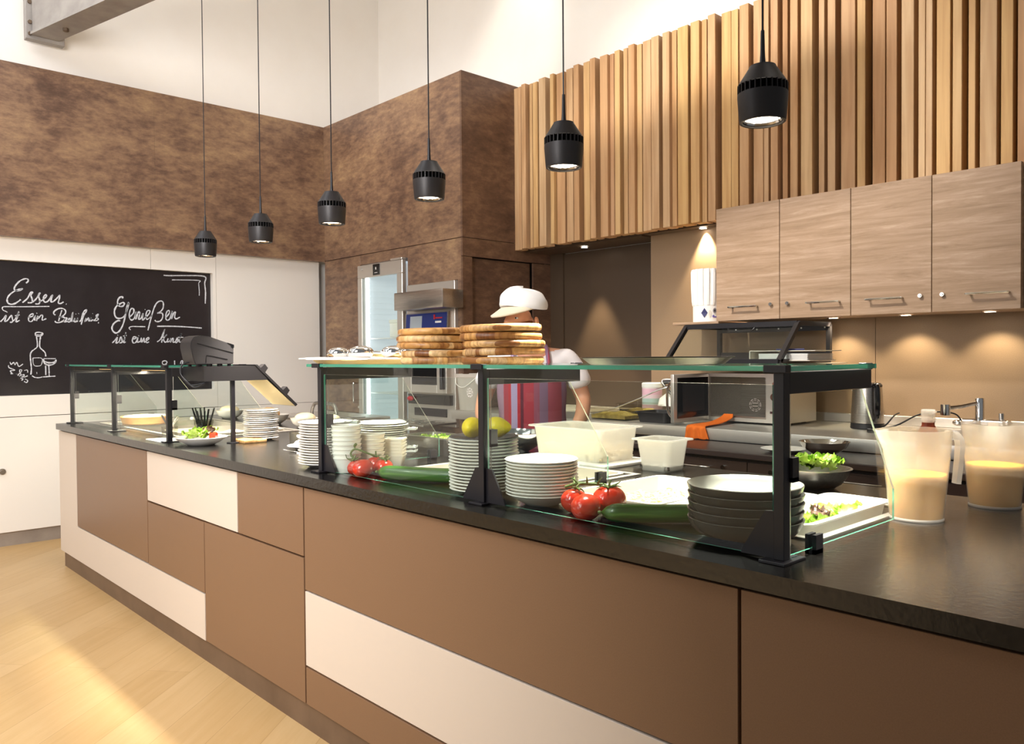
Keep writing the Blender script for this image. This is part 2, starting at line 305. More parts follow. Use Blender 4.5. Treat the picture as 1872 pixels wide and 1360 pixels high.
# ---------------------------------------------------------------- helpers
WL = {}
def bmn(): return bmesh.new()
def box(bm, x0, x1, y0, y1, z0, z1, bev=0.0, seg=2):
    vs = [bm.verts.new((x, y, z)) for z in (z0, z1) for y in (y0, y1) for x in (x0, x1)]
    fs = [bm.faces.new([vs[i] for i in q]) for q in ((0, 2, 3, 1), (4, 5, 7, 6), (0, 1, 5, 4), (2, 6, 7, 3), (0, 4, 6, 2), (1, 3, 7, 5))]
    if bev:
        es = list({e for f in fs for e in f.edges})
        bmesh.ops.bevel(bm, geom=es, offset=bev, segments=seg, affect='EDGES', profile=0.5)
    return bm
def loft(bm, loops, cap0=True, cap1=True, closed=True):
    rows = [[bm.verts.new(p) for p in lp] for lp in loops]
    n = len(rows[0])
    for a, b in zip(rows[:-1], rows[1:]):
        for i in range(n if closed else n-1):
            j = (i+1) % n
            bm.faces.new((a[i], a[j], b[j], b[i]))
    if cap0: bm.faces.new(list(reversed(rows[0])))
    if cap1: bm.faces.new(rows[-1])
    return bm
def lathe(bm, prof, c=(0, 0, 0), seg=40, cap0=False, cap1=False, sx=1.0, sy=1.0):
    loops = []
    for r, z in prof:
        r = max(r, 0.0002)
        loops.append([(c[0]+sx*r*math.cos(2*PI*i/seg), c[1]+sy*r*math.sin(2*PI*i/seg), c[2]+z) for i in range(seg)])
    return loft(bm, loops, cap0, cap1)
def tube(bm, pts, r, seg=8, cap=True):
    pts = [Vector(p) for p in pts]; n = len(pts)
    rr = r if isinstance(r, (list, tuple)) else [r]*n
    loops = []; prev = None
    for i, p in enumerate(pts):
        t = (pts[min(i+1, n-1)]-pts[max(i-1, 0)])
        t = t.normalized() if t.length > 1e-9 else Vector((0, 0, 1))
        if prev is None:
            u = t.orthogonal().normalized()
        else:
            u = prev - t*prev.dot(t)
            u = u.normalized() if u.length > 1e-6 else t.orthogonal().normalized()
        prev = u; w = t.cross(u)
        loops.append([p + rr[i]*(math.cos(2*PI*k/seg)*u + math.sin(2*PI*k/seg)*w) for k in range(seg)])
    return loft(bm, loops, cap, cap)
def smoothpath(pts, n=6):
    P = [Vector(p) for p in pts]
    if len(P) < 3: return P
    out = []
    for i in range(len(P)-1):
        p0, p1, p2, p3 = P[max(i-1, 0)], P[i], P[i+1], P[min(i+2, len(P)-1)]
        for k in range(n):
            t = k/n
            out.append(0.5*((2*p1)+(-p0+p2)*t+(2*p0-5*p1+4*p2-p3)*t*t+(-p0+3*p1-3*p2+p3)*t**3))
    out.append(P[-1]); return out
def prism(bm, poly, axis, a0, a1):
    def pt(p, a):
        return {'x': (a, p[0], p[1]), 'y': (p[0], a, p[1]), 'z': (p[0], p[1], a)}[axis]
    return loft(bm, [[pt(p, a0) for p in poly], [pt(p, a1) for p in poly]])
def ell(bm, c, rx, ry, rz, u=20, v=12, fn=None):
    loops = []
    for i in range(1, v):
        th = PI*i/v
        lp = []
        for k in range(u):
            ph = 2*PI*k/u
            d = Vector((math.sin(th)*math.cos(ph), math.sin(th)*math.sin(ph), -math.cos(th)))
            s = fn(d, ph, th) if fn else 1.0
            lp.append((c[0]+rx*d.x*s, c[1]+ry*d.y*s, c[2]+rz*d.z*s))
        loops.append(lp)
    return loft(bm, loops)
def rrect(cx, cy, w, d, r, z, n=5):
    pts = []
    for sx, sy, a0 in ((1, 1, 0), (-1, 1, PI/2), (-1, -1, PI), (1, -1, 1.5*PI)):
        for k in range(n+1):
            a = a0+PI/2*k/n
            pts.append((cx+sx*(w/2-r)+r*math.cos(a), cy+sy*(d/2-r)+r*math.sin(a), z))
    return pts
def obj(name, bm, m, parent=None, smooth=30, origin=None, mats=None):
    """link one bmesh (world coordinates) as ONE mesh object, its origin at the parent's base or at origin"""
    base = Vector(origin) if origin is not None else (WL[parent] if parent is not None else Vector((0, 0, 0)))
    bmesh.ops.recalc_face_normals(bm, faces=bm.faces[:])
    me = bpy.data.meshes.new(name)
    if base.length: bmesh.ops.translate(bm, vec=-base, verts=bm.verts[:])
    bm.to_mesh(me); bm.free()
    for mm in (mats or [m]): me.materials.append(mm)
    if smooth:
        for p in me.polygons: p.use_smooth = True
        me.set_sharp_from_angle(angle=math.radians(smooth))
    o = bpy.data.objects.new(name, me); COL.objects.link(o)
    WL[o] = base
    if parent is not None: o.parent = parent
    else: o.location = base
    return o
def tag(o, label, cat, group=None, kind=None):
    o['label'] = label; o['category'] = cat
    if group: o['group'] = group
    if kind: o['kind'] = kind
    return o
def thing(name, label, cat, loc=(0, 0, 0), group=None):
    o = bpy.data.objects.new(name, None); COL.objects.link(o); o.location = loc; o.empty_display_size = 0.05
    WL[o] = Vector(loc)
    return tag(o, label, cat, group)
def struct(name, bm, m, smooth=0, **kw):
    o = obj(name, bm, m, None, smooth, **kw); o['kind'] = 'structure'; return o
def dup(root, loc, rotz=0.0, label=None, group=None, scale=None):
    r = root.copy(); COL.objects.link(r); r.location = loc; r.rotation_euler = (0, 0, rotz)
    if label: r['label'] = label
    if group: r['group'] = group
    if scale: r.scale = scale
    for ch in list(root.children):
        c = ch.copy(); COL.objects.link(c); c.parent = r
        for g in list(ch.children):
            d = g.copy(); COL.objects.link(d); d.parent = c
    return r
ORD = ['topmost', 'second', 'third', 'fourth', 'fifth', 'sixth', 'seventh', 'eighth', 'ninth', 'tenth', 'eleventh', 'twelfth', 'thirteenth', 'fourteenth', 'fifteenth', 'sixteenth', 'seventeenth', 'eighteenth']
def ordl(i, n, what, where):
    if i == 0: return 'topmost %s of the %s' % (what, where)
    if i == n-1: return 'bottom %s of the %s' % (what, where)
    return '%s %s from the top of the %s' % (ORD[i], what, where)
CT = 0.915      # worktop height of the serving counter
def edge_glass(bm, x0, x1, y0, y1, z0, z1, thin):
    """box whose four narrow sides use material slot 1 (ground glass edge)"""
    box(bm, x0, x1, y0, y1, z0, z1)
    bm.faces.ensure_lookup_table()
    for f in bm.faces[-6:]:
        f.normal_update()
        n = f.normal; ax = 0 if abs(n.x) > .9 else 1 if abs(n.y) > .9 else 2
        f.material_index = 0 if ax == thin else (2 if thin == 1 and n.z > .9 else 1)
    return bm

# ================================================================ the setting
bm = bmn(); box(bm, -7.2, 3.5, -7.5, 3.6, -0.06, 0.0); struct('floor', bm, M['floor'])
bm = bmn(); box(bm, -7.2, 3.5, -0.6, 3.6, 5.0, 5.1); struct('ceiling', bm, M['ceiling'])
# left wall: white plaster on top, brown cladding below it, white cupboard wall under the cladding
bm = bmn(); box(bm, -6.75, -6.56, -4.5, 3.4, 2.19, 5.0); box(bm, -6.85, -6.70, -4.5, 3.4, 0.0, 2.19); struct('wall_left', bm, M['white_wall'])
bm = bmn()
for a, b in ((-4.5, -1.8), (-1.799, 0.8826), (0.8834, 2.362)): box(bm, -6.56, -6.50, a, b, 2.185, 3.395)
struct('trim_1', bm, M['clad'])
# rear wall: white above, tan panels below, a niche between
bm = bmn(); box(bm, -6.75, 1.2, 3.3, 3.4, 0.0, 5.0); struct('wall_back', bm, M['white_wall'])
bm = bmn(); box(bm, -6.56, 1.2, 3.0, 3.3, 2.2, 5.0); struct('wall_rear', bm, M['white_wall'])
bm = bmn(); box(bm, -3.41, -1.885, 3.1, 3.3, 0.0, 2.2); box(bm, -1.882, 1.2, 3.1, 3.3, 0.0, 2.2); struct('trim_2', bm, M['tan'])
bm = bmn(); box(bm, -4.40, -3.41, 3.285, 3.3, 0.0, 2.125); box(bm, -4.56, -4.40, 3.27, 3.3, 0, 2.2); box(bm, -4.40, -3.41, 3.27, 3.3, 2.13, 2.2); struct('trim_3', bm, M['tan_niche_shade'])
bm = bmn(); box(bm, -4.55, -3.412, 3.0, 3.268, 2.129, 2.199); box(bm, -3.408, 1.2, 3.0, 3.099, 2.138, 2.199); struct('trim_4', bm, M['tan_niche_shade'])

# timber batten cladding
SLATS = [(-4.575, -4.5, 2.885), (-4.498, -4.469, 2.885), (-4.438, -4.394, 2.86), (-4.374, -4.346, 2.885), (-4.34, -4.29, 2.885), (-4.25, -4.182, 2.86), (-4.134, -4.1, 2.86), (-4.091, -4.011, 2.885), (-3.994, -3.932, 2.885), (-3.902, -3.853, 2.86), (-3.829, -3.773, 2.885), (-3.747, -3.699, 2.86), (-3.655, -3.589, 2.86), (-3.587, -3.553, 2.885), (-3.526, -3.482, 2.86), (-3.469, -3.435, 2.885), (-3.409, -3.358, 2.86), (-3.356, -3.315, 2.885), (-3.307, -3.242, 2.885), (-3.22, -3.16, 2.86), (-3.131, -3.078, 2.86), (-3.076, -3.04, 2.885), (-3.015, -2.937, 2.86), (-2.918, -2.855, 2.86), (-2.853, -2.818, 2.885), (-2.794, -2.742, 2.86), (-2.713, -2.649, 2.885), (-2.647, -2.601, 2.885), (-2.577, -2.517, 2.86), (-2.5, -2.438, 2.885), (-2.434, -2.404, 2.885), (-2.377, -2.333, 2.86), (-2.317, -2.286, 2.885), (-2.271, -2.226, 2.885), (-2.194, -2.128, 2.86), (-2.103, -2.071, 2.885), (-2.053, -2.01, 2.885), (-1.978, -1.902, 2.885), (-1.884, -1.842, 2.87), (-1.804, -1.74, 2.87), (-1.734, -1.682, 2.87), (-1.659, -1.599, 2.87), (-1.577, -1.545, 2.87), (-1.542, -1.512, 2.87), (-1.492, -1.43, 2.87), (-1.419, -1.378, 2.87), (-1.349, -1.319, 2.87), (-1.299, -1.228, 2.87), (-1.21, -1.161, 2.87), (-1.142, -1.108, 2.87), (-1.078, -1.033, 2.87), (-1.006, -0.961, 2.87), (-0.939, -0.864, 2.87), (-0.839, -0.764, 2.87), (-0.748, -0.703, 2.87)]
sw = thing('batten_cladding', 'timber cladding of upright light wooden battens above the kitchen back wall', 'cladding', (-2.5, 2.9, 2.13))
bm = bmn(); box(bm, -4.575, -0.68, 2.955, 3.0, 2.15, 3.36); obj('backing_panel', bm, M['slat_back'], sw, 0)
for i, (a, b, y) in enumerate(SLATS):
    bm = bmn(); zt = 3.373 + random.uniform(-.006, .006)
    o = None
    box(bm, a, b, y, 2.955, 2.137 + random.uniform(-.004, .004), zt, 0.002, 1)
    obj('batten', bm, M['slat'], sw, 30)

# brown tall unit block between the left wall and the niche
BX0, BX1, BY = -6.5, -4.559, 2.36
cab = thing('tall_cladding_unit', 'brown mottled floor to ceiling unit housing the glass door fridge and the oven', 'built in unit', (-5.5, BY+.1, 0))
bm = bmn(); box(bm, BX0, BX1, BY, 3.0, 2.192, 3.395, .002, 1); obj('bulkhead', bm, M['clad'], cab)
bm = bmn(); box(bm, BX0, -5.915, BY, 2.9, 0.845, 2.187, .002, 1); d = obj('upper_door', bm, M['clad'], cab)
bm = bmn(); tube(bm, smoothpath([(-5.985, BY, 1.10), (-5.985, BY-.03, 1.10), (-5.985, BY-.035, 1.085), (-5.985, BY-.035, .95), (-5.985, BY-.03, .935), (-5.985, BY, .935)], 4), .006); obj('handle', bm, M['steel_bright'], d)
bm = bmn(); tube(bm, [(-5.95, BY, .895), (-5.95, BY-.008, .895)], .011, 12); obj('lock', bm, M['steel_bright'], d)
bm = bmn(); box(bm, BX0, -5.915, BY, 2.9, 0.1, 0.84, .002, 1); obj('lower_door', bm, M['clad'], cab)
bm = bmn(); box(bm, -5.912, -5.225, BY, 2.9, 2.105, 2.187); obj('filler_strip', bm, M['clad'], cab, 0)
bm = bmn(); box(bm, -5.222, BX1, BY, 2.45, 1.885, 2.187); box(bm, -5.222, -5.20, BY, 2.9, 0.1, 1.885); box(bm, -4.60, BX1, BY, 2.45, 0.1, 1.885); box(bm, -5.20, -4.60, BY, 2.9, 0.1, 0.80); obj('oven_housing', bm, M['clad'], cab, 0)
bm = bmn(); box(bm, BX0, BX1+.003, BY+.02, 3.27, 0, 0.1); box(bm, -4.60, BX1-.002, BY+.02, 3.0, 2.19, 3.39); box(bm, -4.66, -4.61, 2.40, 3.27, .1, 2.19); box(bm, BX0+.01, -4.6, 2.9, 3.0, .1, 2.19); obj('carcass', bm, M['gap'], cab, 0)
bm = bmn()
x0, x1 = BX1-.001, BX1+.018
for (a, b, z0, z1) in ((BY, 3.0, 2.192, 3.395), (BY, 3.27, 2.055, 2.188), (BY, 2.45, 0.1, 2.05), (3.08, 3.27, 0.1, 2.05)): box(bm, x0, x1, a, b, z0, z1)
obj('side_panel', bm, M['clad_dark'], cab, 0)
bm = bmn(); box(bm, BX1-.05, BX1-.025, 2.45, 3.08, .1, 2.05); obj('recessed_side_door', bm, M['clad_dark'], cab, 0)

# ---------------------------------------------------------------- serving counter
cn = thing('serving_counter', 'long serving counter with a black stone top and brown and cream front panels', 'counter', (-2.7, .5, 0))
bm = bmn()
XW = [-5.72, -5.52, -4.10, -2.39, -1.72, -1.62, -.84, 0.35]
WELLS = [(-5.52, -4.10, .20, .80), (-2.39, -1.72, .26, .78), (-1.62, -.84, .30, .80)]
def slab(x0, x1, y0, y1): box(bm, x0, x1, y0, y1, .879, CT)
for (a, b, c, d) in WELLS:
    slab(a, b, -.025, c); slab(a, b, d, 1.10)
slab(-5.72, -5.52, -.025, 1.10); slab(-4.10, -2.39, -.025, 1.10); slab(-1.72, -1.62, -.025, 1.10); slab(-.84, .35, -.025, 1.10)
bmesh.ops.remove_doubles(bm, verts=bm.verts[:], dist=1e-5)
obj('stone_worktop', bm, M['stone'], cn, 0)
K = 1.38; H = 1.3226
def px(x): return x*K
def pz(z): return H+z*K
PB = .10; PT = .868; g = .0015
panels = [('brown_panel', 'brown', px(-3.89), px(-3.003), pz(-.735), PT), ('brown_panel', 'brown', px(-3.0), px(-2.497), pz(-.737), pz(-.512)),
 ('cream_panel', 'cream', px(-3.0), px(-2.252), pz(-.508), PT), ('brown_panel', 'brown', px(-2.249), px(-1.861), pz(-.508), PT),
 ('brown_panel', 'brown', px(-2.494), px(-1.861), PB, pz(-.511)), ('brown_panel', 'brown', px(-1.857), px(-.611), pz(-.592), PT),
 ('cream_panel', 'cream', px(-1.857), px(-.611), pz(-.786), pz(-.594)), ('brown_panel', 'brown', px(-1.857), px(-.611), PB, pz(-.789)), ('brown_panel', 'brown', px(-.608), .30, PB, PT)]
for nm, mt, a, b, c, d in panels:
    bm = bmn(); box(bm, a+g, b-g, 0, .02, c+g, d-g, .001, 1); obj(nm, bm, M[mt], cn)
bm = bmn(); prism(bm, [(px(-4.17), PT-g), (px(-4.17), PB), (px(-2.497)-g, PB), (px(-2.497)-g, pz(-.739)-g), (px(-3.893)-g, pz(-.737)-g), (px(-3.893)-g, PT-g)], 'y', 0, .02); obj('cream_panel', bm, M['cream'], cn, 0)
bm = bmn(); box(bm, px(-4.17)+.002, .30, .021, .04, .1, .879); box(bm, px(-4.17)+.002, px(-4.17)+.02, .03, 1.07, .1, .879); box(bm, -5.7, .3, 1.04, 1.07, .1, .879); box(bm, .28, .30, .03, 1.07, .1, .879); obj('carcass', bm, M['gap'], cn, 0)
bm = bmn(); box(bm, px(-4.17)+.03, .29, .015, 1.03, 0, .1); obj('plinth', bm, M['plinth'], cn, 0)
bm = bmn(); box(bm, -3.30, -2.62, .30, .303, CT, CT+.0006); obj('joint_line', bm, M['card'], cn, 0)

# recessed steel wells with a folded rim
for k, (a, b, c, d) in enumerate(WELLS):
    lab = ['long steel well under the far left glass guard', 'steel well behind the cucumber and bowl stacks of the left bay', 'steel well behind the grey bowls at the right end'][k]
    t = thing('cold_well', lab, 'food well', ((a+b)/2, (c+d)/2, .76), 'steel wells sunk in the serving counter')
    bm = bmn(); w, dd = b-a-.004, d-c-.004; cx, cy = (a+b)/2, (c+d)/2
    loft(bm, [rrect(cx, cy, w, dd, .01, CT-.002), rrect(cx, cy, w-.03, dd-.03, .03, .775), rrect(cx, cy, w-.06, dd-.06, .04, .765)], False, True)
    obj('basin', bm, M['steel_pale'], t, 40)
    bm = bmn()
    for q in ((a-.018, b+.018, c-.018, c+.002), (a-.018, b+.018, d-.002, d+.018), (a-.018, a+.002, c+.002, d-.002), (b-.002, b+.018, c+.002, d-.002)): box(bm, *q, CT, CT+.004)
    obj('rim', bm, M['steel_pale'], t, 0)

# white cupboard wall left of the counter
cw = thing('wall_cupboard', 'white cupboard wall with round lock under the blackboard at the left', 'cupboard', (-6.62, -.5, 0))
XD = -6.60
bm = bmn(); box(bm, -6.70, XD, -4.5, 1.395, .1, .913, .001, 1); d = obj('door', bm, M['cream_lam'], cw)
bm = bmn(); tube(bm, [(XD, -.16, .535), (XD+.012, -.16, .535)], .021, 20); tube(bm, [(XD+.012, -.16, .535), (XD+.02, -.16, .535)], .013, 20); obj('lock', bm, M['steel'], d)
bm = bmn(); box(bm, -6.70, XD, -4.5, 1.395, .918, 1.066); box(bm, -6.70, XD, -4.5, .872, 2.028, 2.20); box(bm, -6.70, XD, .875, 1.395, 2.028, 2.20); box(bm, -6.70, XD, 1.37, 1.395, 1.066, 2.028); obj('panel_surround', bm, M['cream_lam'], cw, 0)
bm = bmn(); box(bm, -6.70, XD, 1.398, 2.355, .918, 2.20); box(bm, -6.70, XD, 1.398, 2.355, .1, .915); obj('plain_panel', bm, M['cream_lam'], cw, 0)
bm = bmn(); box(bm, -6.70, XD-.02, -4.5, 2.355, 0, .1); obj('plinth', bm, M['plinth_grey'], cw, 0)

# blackboard with chalk lettering
CHALK = [(3,[(0.021,1.874),(0.034,1.889),(0.032,1.903),(0.014,1.905),(-0.016,1.889),(-0.042,1.859),(-0.054,1.829),(-0.043,1.817),(-0.02,1.82),(-0.002,1.833),(-0.028,1.825),(-0.058,1.809),(-0.086,1.782),(-0.099,1.753),(-0.094,1.727),(-0.074,1.718),(-0.049,1.726),(-0.026,1.744),(-0.015,1.755)]),(3,[(-0.004,1.733),(0.027,1.764),(0.048,1.806),(0.061,1.809),(0.05,1.788),(0.058,1.759),(0.055,1.736),(0.029,1.734)]),(3,[(0.062,1.739),(0.089,1.772),(0.102,1.802),(0.109,1.806),(0.099,1.782),(0.106,1.756),(0.103,1.732),(0.085,1.726),(0.078,1.73)]),(3,[(0.106,1.744),(0.13,1.762),(0.149,1.784),(0.146,1.796),(0.133,1.783),(0.13,1.757),(0.14,1.742),(0.161,1.752),(0.183,1.788),(0.191,1.796),(0.183,1.771),(0.178,1.746),(0.195,1.75),(0.217,1.772),(0.237,1.797),(0.233,1.767),(0.227,1.74),(0.243,1.736),(0.262,1.749)]),(3,[(0.278,1.734),(0.282,1.732)]),(2,[(-0.107,1.666),(-0.125,1.675),(-0.13,1.689),(-0.122,1.699),(-0.09,1.701),(0.006,1.704),(0.168,1.712)]),(2.5,[(-0.143,1.592),(-0.123,1.615),(-0.108,1.638),(-0.112,1.615),(-0.116,1.595),(-0.099,1.604),(-0.076,1.639),(-0.071,1.625),(-0.067,1.599),(-0.077,1.589),(-0.084,1.593)]),(2.5,[(-0.104,1.661),(-0.101,1.664)]),(2.5,[(-0.064,1.599),(-0.044,1.626),(-0.028,1.669),(-0.038,1.629),(-0.047,1.594),(-0.024,1.606)]),(2.2,[(-0.053,1.637),(-0.023,1.644)]),(2.5,[(0.032,1.628),(0.058,1.637),(0.061,1.655),(0.043,1.645),(0.032,1.619),(0.037,1.599),(0.055,1.602),(0.071,1.632),(0.076,1.641),(0.071,1.614),(0.075,1.606)]),(2.5,[(0.084,1.658),(0.087,1.661)]),(2.5,[(0.083,1.603),(0.092,1.641),(0.094,1.621),(0.112,1.645),(0.123,1.642),(0.12,1.61),(0.146,1.622)]),(3,[(0.207,1.65),(0.195,1.659),(0.202,1.68),(0.229,1.698),(0.256,1.699),(0.274,1.685),(0.271,1.661),(0.249,1.64),(0.228,1.636),(0.265,1.634),(0.26,1.61),(0.233,1.596),(0.211,1.595),(0.202,1.606)]),(2.5,[(0.25,1.687),(0.236,1.642),(0.227,1.606)]),(2.5,[(0.259,1.601),(0.279,1.619),(0.282,1.631),(0.268,1.625),(0.265,1.601),(0.287,1.608),(0.303,1.626),(0.295,1.626),(0.289,1.602),(0.306,1.608),(0.323,1.675),(0.314,1.602)]),(2.5,[(0.327,1.603),(0.336,1.63),(0.333,1.603),(0.349,1.609),(0.355,1.633),(0.352,1.603)]),(2.2,[(0.342,1.66),(0.345,1.663)]),(2.2,[(0.361,1.664),(0.364,1.667)]),(3,[(0.368,1.604),(0.38,1.622),(0.397,1.677),(0.417,1.696),(0.414,1.68),(0.397,1.653),(0.385,1.61),(0.379,1.583)]),(2.5,[(0.404,1.604),(0.413,1.632),(0.413,1.611),(0.43,1.635),(0.432,1.611),(0.444,1.621),(0.449,1.639),(0.446,1.611),(0.463,1.624)]),(2.2,[(0.458,1.667),(0.461,1.669)]),(2.5,[(0.466,1.612),(0.486,1.637),(0.499,1.665),(0.484,1.655),(0.489,1.64),(0.498,1.628),(0.489,1.616),(0.474,1.615)]),(2.2,[(0.5,1.605),(0.498,1.594)]),(2.5,[(0.076,1.495),(0.075,1.515),(0.095,1.521),(0.118,1.516),(0.119,1.504),(0.105,1.492),(0.079,1.493)]),(2,[(0.081,1.503),(0.105,1.501),(0.115,1.51)]),(2.5,[(0.08,1.492),(0.084,1.457),(0.084,1.416),(0.067,1.398),(0.048,1.381),(0.039,1.357),(0.04,1.317),(0.044,1.258),(0.04,1.214)]),(2.5,[(0.107,1.492),(0.101,1.451),(0.101,1.413),(0.118,1.392),(0.134,1.372),(0.138,1.345)]),(3,[(0.136,1.277),(0.136,1.209)]),(2.5,[(0.047,1.206),(0.063,1.194),(0.089,1.19),(0.114,1.195)]),(1.5,[(0.055,1.334),(0.112,1.331),(0.109,1.286),(0.09,1.275),(0.065,1.278),(0.056,1.299),(0.055,1.334)]),(1.5,[(0.078,1.231),(0.079,1.217)]),(2,[(0.123,1.329),(0.204,1.328)]),(3,[(0.122,1.325),(0.127,1.298),(0.148,1.283),(0.174,1.283),(0.198,1.297),(0.205,1.321)]),(3,[(0.127,1.309),(0.153,1.299),(0.185,1.3),(0.201,1.308)]),(2.5,[(0.156,1.277),(0.158,1.244),(0.158,1.202)]),(2.2,[(0.118,1.195),(0.152,1.197),(0.199,1.199)]),(2,[(-0.089,1.306),(-0.082,1.289),(-0.067,1.303),(-0.059,1.286),(-0.047,1.303),(-0.035,1.274),(-0.009,1.291)]),(2,[(-0.099,1.283),(-0.095,1.266),(-0.06,1.248),(-0.088,1.243),(-0.073,1.223),(-0.046,1.219),(-0.088,1.223)]),(2,[(-0.03,1.251),(-0.018,1.248),(-0.022,1.233),(-0.03,1.233),(-0.03,1.251)]),(2,[(-0.002,1.244),(0.018,1.247),(0.02,1.229)]),(2,[(-0.043,1.208),(-0.03,1.225),(-0.022,1.213),(-0.033,1.204)]),(2,[(-0.018,1.21),(-0.003,1.215),(-0.008,1.198),(-0.019,1.201)]),(2,[(-0.003,1.195),(0.02,1.206)]),(2,[(-0.026,1.19),(-0.011,1.184),(-0.019,1.172)]),(2,[(0.002,1.183),(0.019,1.171),(0.011,1.157),(-0.004,1.166)]),(3.5,[(0.673,1.793),(0.676,1.805),(0.659,1.802),(0.642,1.78),(0.639,1.753),(0.653,1.73),(0.678,1.734),(0.688,1.752),(0.678,1.761),(0.659,1.751),(0.633,1.733),(0.616,1.7),(0.616,1.664),(0.629,1.641),(0.651,1.636),(0.679,1.648),(0.699,1.679),(0.717,1.745),(0.719,1.76),(0.706,1.72),(0.693,1.655),(0.675,1.589),(0.65,1.541),(0.624,1.523),(0.602,1.537),(0.595,1.564),(0.609,1.596),(0.637,1.618),(0.656,1.618)]),(3,[(0.724,1.649),(0.753,1.68),(0.757,1.71),(0.74,1.716),(0.725,1.685),(0.724,1.643),(0.741,1.626),(0.761,1.644),(0.773,1.693),(0.77,1.633),(0.79,1.687),(0.802,1.682),(0.792,1.633),(0.813,1.646),(0.826,1.682),(0.821,1.628),(0.842,1.647)]),(2.5,[(0.84,1.71),(0.844,1.713)]),(3,[(0.842,1.647),(0.871,1.678),(0.878,1.702),(0.86,1.702),(0.848,1.671),(0.853,1.635),(0.877,1.648),(0.895,1.672)]),(3,[(0.861,1.547),(0.882,1.629),(0.907,1.715),(0.931,1.765),(0.961,1.784),(0.982,1.773),(0.981,1.73),(0.96,1.699),(0.936,1.686),(0.972,1.687),(0.977,1.656),(0.959,1.625),(0.929,1.618),(0.915,1.63)]),(3,[(1.001,1.651),(1.029,1.689),(1.026,1.71),(1.011,1.7),(1.0,1.663),(1.007,1.633),(1.031,1.642),(1.05,1.695),(1.053,1.702),(1.046,1.643),(1.065,1.69),(1.078,1.696),(1.071,1.659),(1.083,1.644),(1.114,1.66)]),(2.5,[(0.731,1.548),(0.72,1.563),(0.737,1.575),(0.783,1.576),(0.841,1.576)]),(3,[(0.932,1.581),(1.054,1.583),(1.177,1.58),(1.291,1.573)]),(2.8,[(0.595,1.446),(0.618,1.47),(0.632,1.49),(0.629,1.47),(0.623,1.446),(0.645,1.458),(0.657,1.494),(0.665,1.476),(0.665,1.452),(0.648,1.446)]),(2.5,[(0.634,1.505),(0.637,1.508)]),(2.8,[(0.67,1.452),(0.682,1.47),(0.696,1.53),(0.685,1.476),(0.68,1.449),(0.693,1.455)]),(2.2,[(0.674,1.5),(0.701,1.505)]),(2.8,[(0.741,1.476),(0.767,1.483),(0.77,1.492),(0.753,1.495),(0.742,1.471),(0.749,1.447),(0.769,1.453),(0.784,1.489),(0.781,1.453),(0.798,1.459)]),(2.5,[(0.789,1.502),(0.792,1.505)]),(2.8,[(0.801,1.453),(0.81,1.486),(0.813,1.453),(0.83,1.486),(0.833,1.453),(0.848,1.465),(0.868,1.481),(0.863,1.49),(0.848,1.477),(0.85,1.45),(0.868,1.456)]),(2.8,[(0.93,1.457),(0.957,1.478),(0.984,1.54),(0.991,1.555),(0.978,1.509),(0.965,1.451)]),(2.8,[(0.969,1.478),(1.008,1.516),(0.981,1.482),(0.992,1.454),(1.01,1.463)]),(2.8,[(1.017,1.485),(1.01,1.457),(1.028,1.464),(1.038,1.488),(1.034,1.454),(1.05,1.485),(1.059,1.482),(1.055,1.454),(1.074,1.461),(1.09,1.492),(1.092,1.47),(1.083,1.451),(1.074,1.455)]),(2.8,[(1.098,1.458),(1.114,1.498),(1.122,1.526),(1.104,1.461),(1.126,1.458)]),(2.2,[(1.096,1.495),(1.139,1.495)]),(3,[(0.989,1.991),(1.037,1.991),(1.153,1.999),(1.32,2.002),(1.321,1.945),(1.327,1.869),(1.323,1.777)]),(2.2,[(1.054,1.958),(1.121,1.962),(1.276,1.966),(1.271,1.942),(1.275,1.879),(1.274,1.841)]),(2.5,[(0.971,1.273),(0.969,1.297),(0.99,1.305),(1.005,1.294),(0.995,1.279),(0.983,1.275)]),(2.5,[(1.065,1.272),(1.065,1.306)]),(2.5,[(1.111,1.271),(1.117,1.299),(1.13,1.302),(1.126,1.273)])]
CHSPLIT = [('chalk_word', 0, 6), ('chalk_word', 6, 10), ('chalk_word', 10, 13), ('chalk_word', 13, 24), ('chalk_bottle', 24, 32), ('chalk_wine_glass', 32, 37), ('chalk_grapes', 37, 46), ('chalk_word', 46, 54), ('chalk_word', 54, 58), ('chalk_word', 58, 61), ('chalk_word', 61, 66), ('chalk_corner_lines', 66, 68), ('chalk_signature', 68, 71)]
bb = thing('blackboard', 'blackboard with white chalk lettering and a chalk bottle, glass and grapes', 'blackboard', (-6.66, 0, 1.07))
bm = bmn(); box(bm, -6.68, -6.65, -3.0, 1.368, 1.068, 2.026); obj('board', bm, M['board'], bb, 0)
def chalk(nm, strokes):
    bm = bmn()
    for w, pts in strokes:
        q = smoothpath([(-6.6496, y, z) for y, z in pts], 5)
        hw = w*.0021
        n = len(q); Ls = []; Rs = []
        for i, p in enumerate(q):
            t = q[min(i+1, n-1)]-q[max(i-1, 0)]
            t = t.normalized() if t.length > 1e-7 else Vector((0, 1, 0))
            nn = Vector((0, -t.z, t.y))*hw*(.75+.35*noise.noise(p*60))
            Ls.append(p+nn); Rs.append(p-nn)
        va = [bm.verts.new(p) for p in Ls]; vb = [bm.verts.new(p) for p in Rs]
        for i in range(n-1): bm.faces.new((va[i], va[i+1], vb[i+1], vb[i]))
    obj(nm, bm, M['chalk'], bb, 0)
for nm, i0, i1 in CHSPLIT: chalk(nm, CHALK[i0:i1])

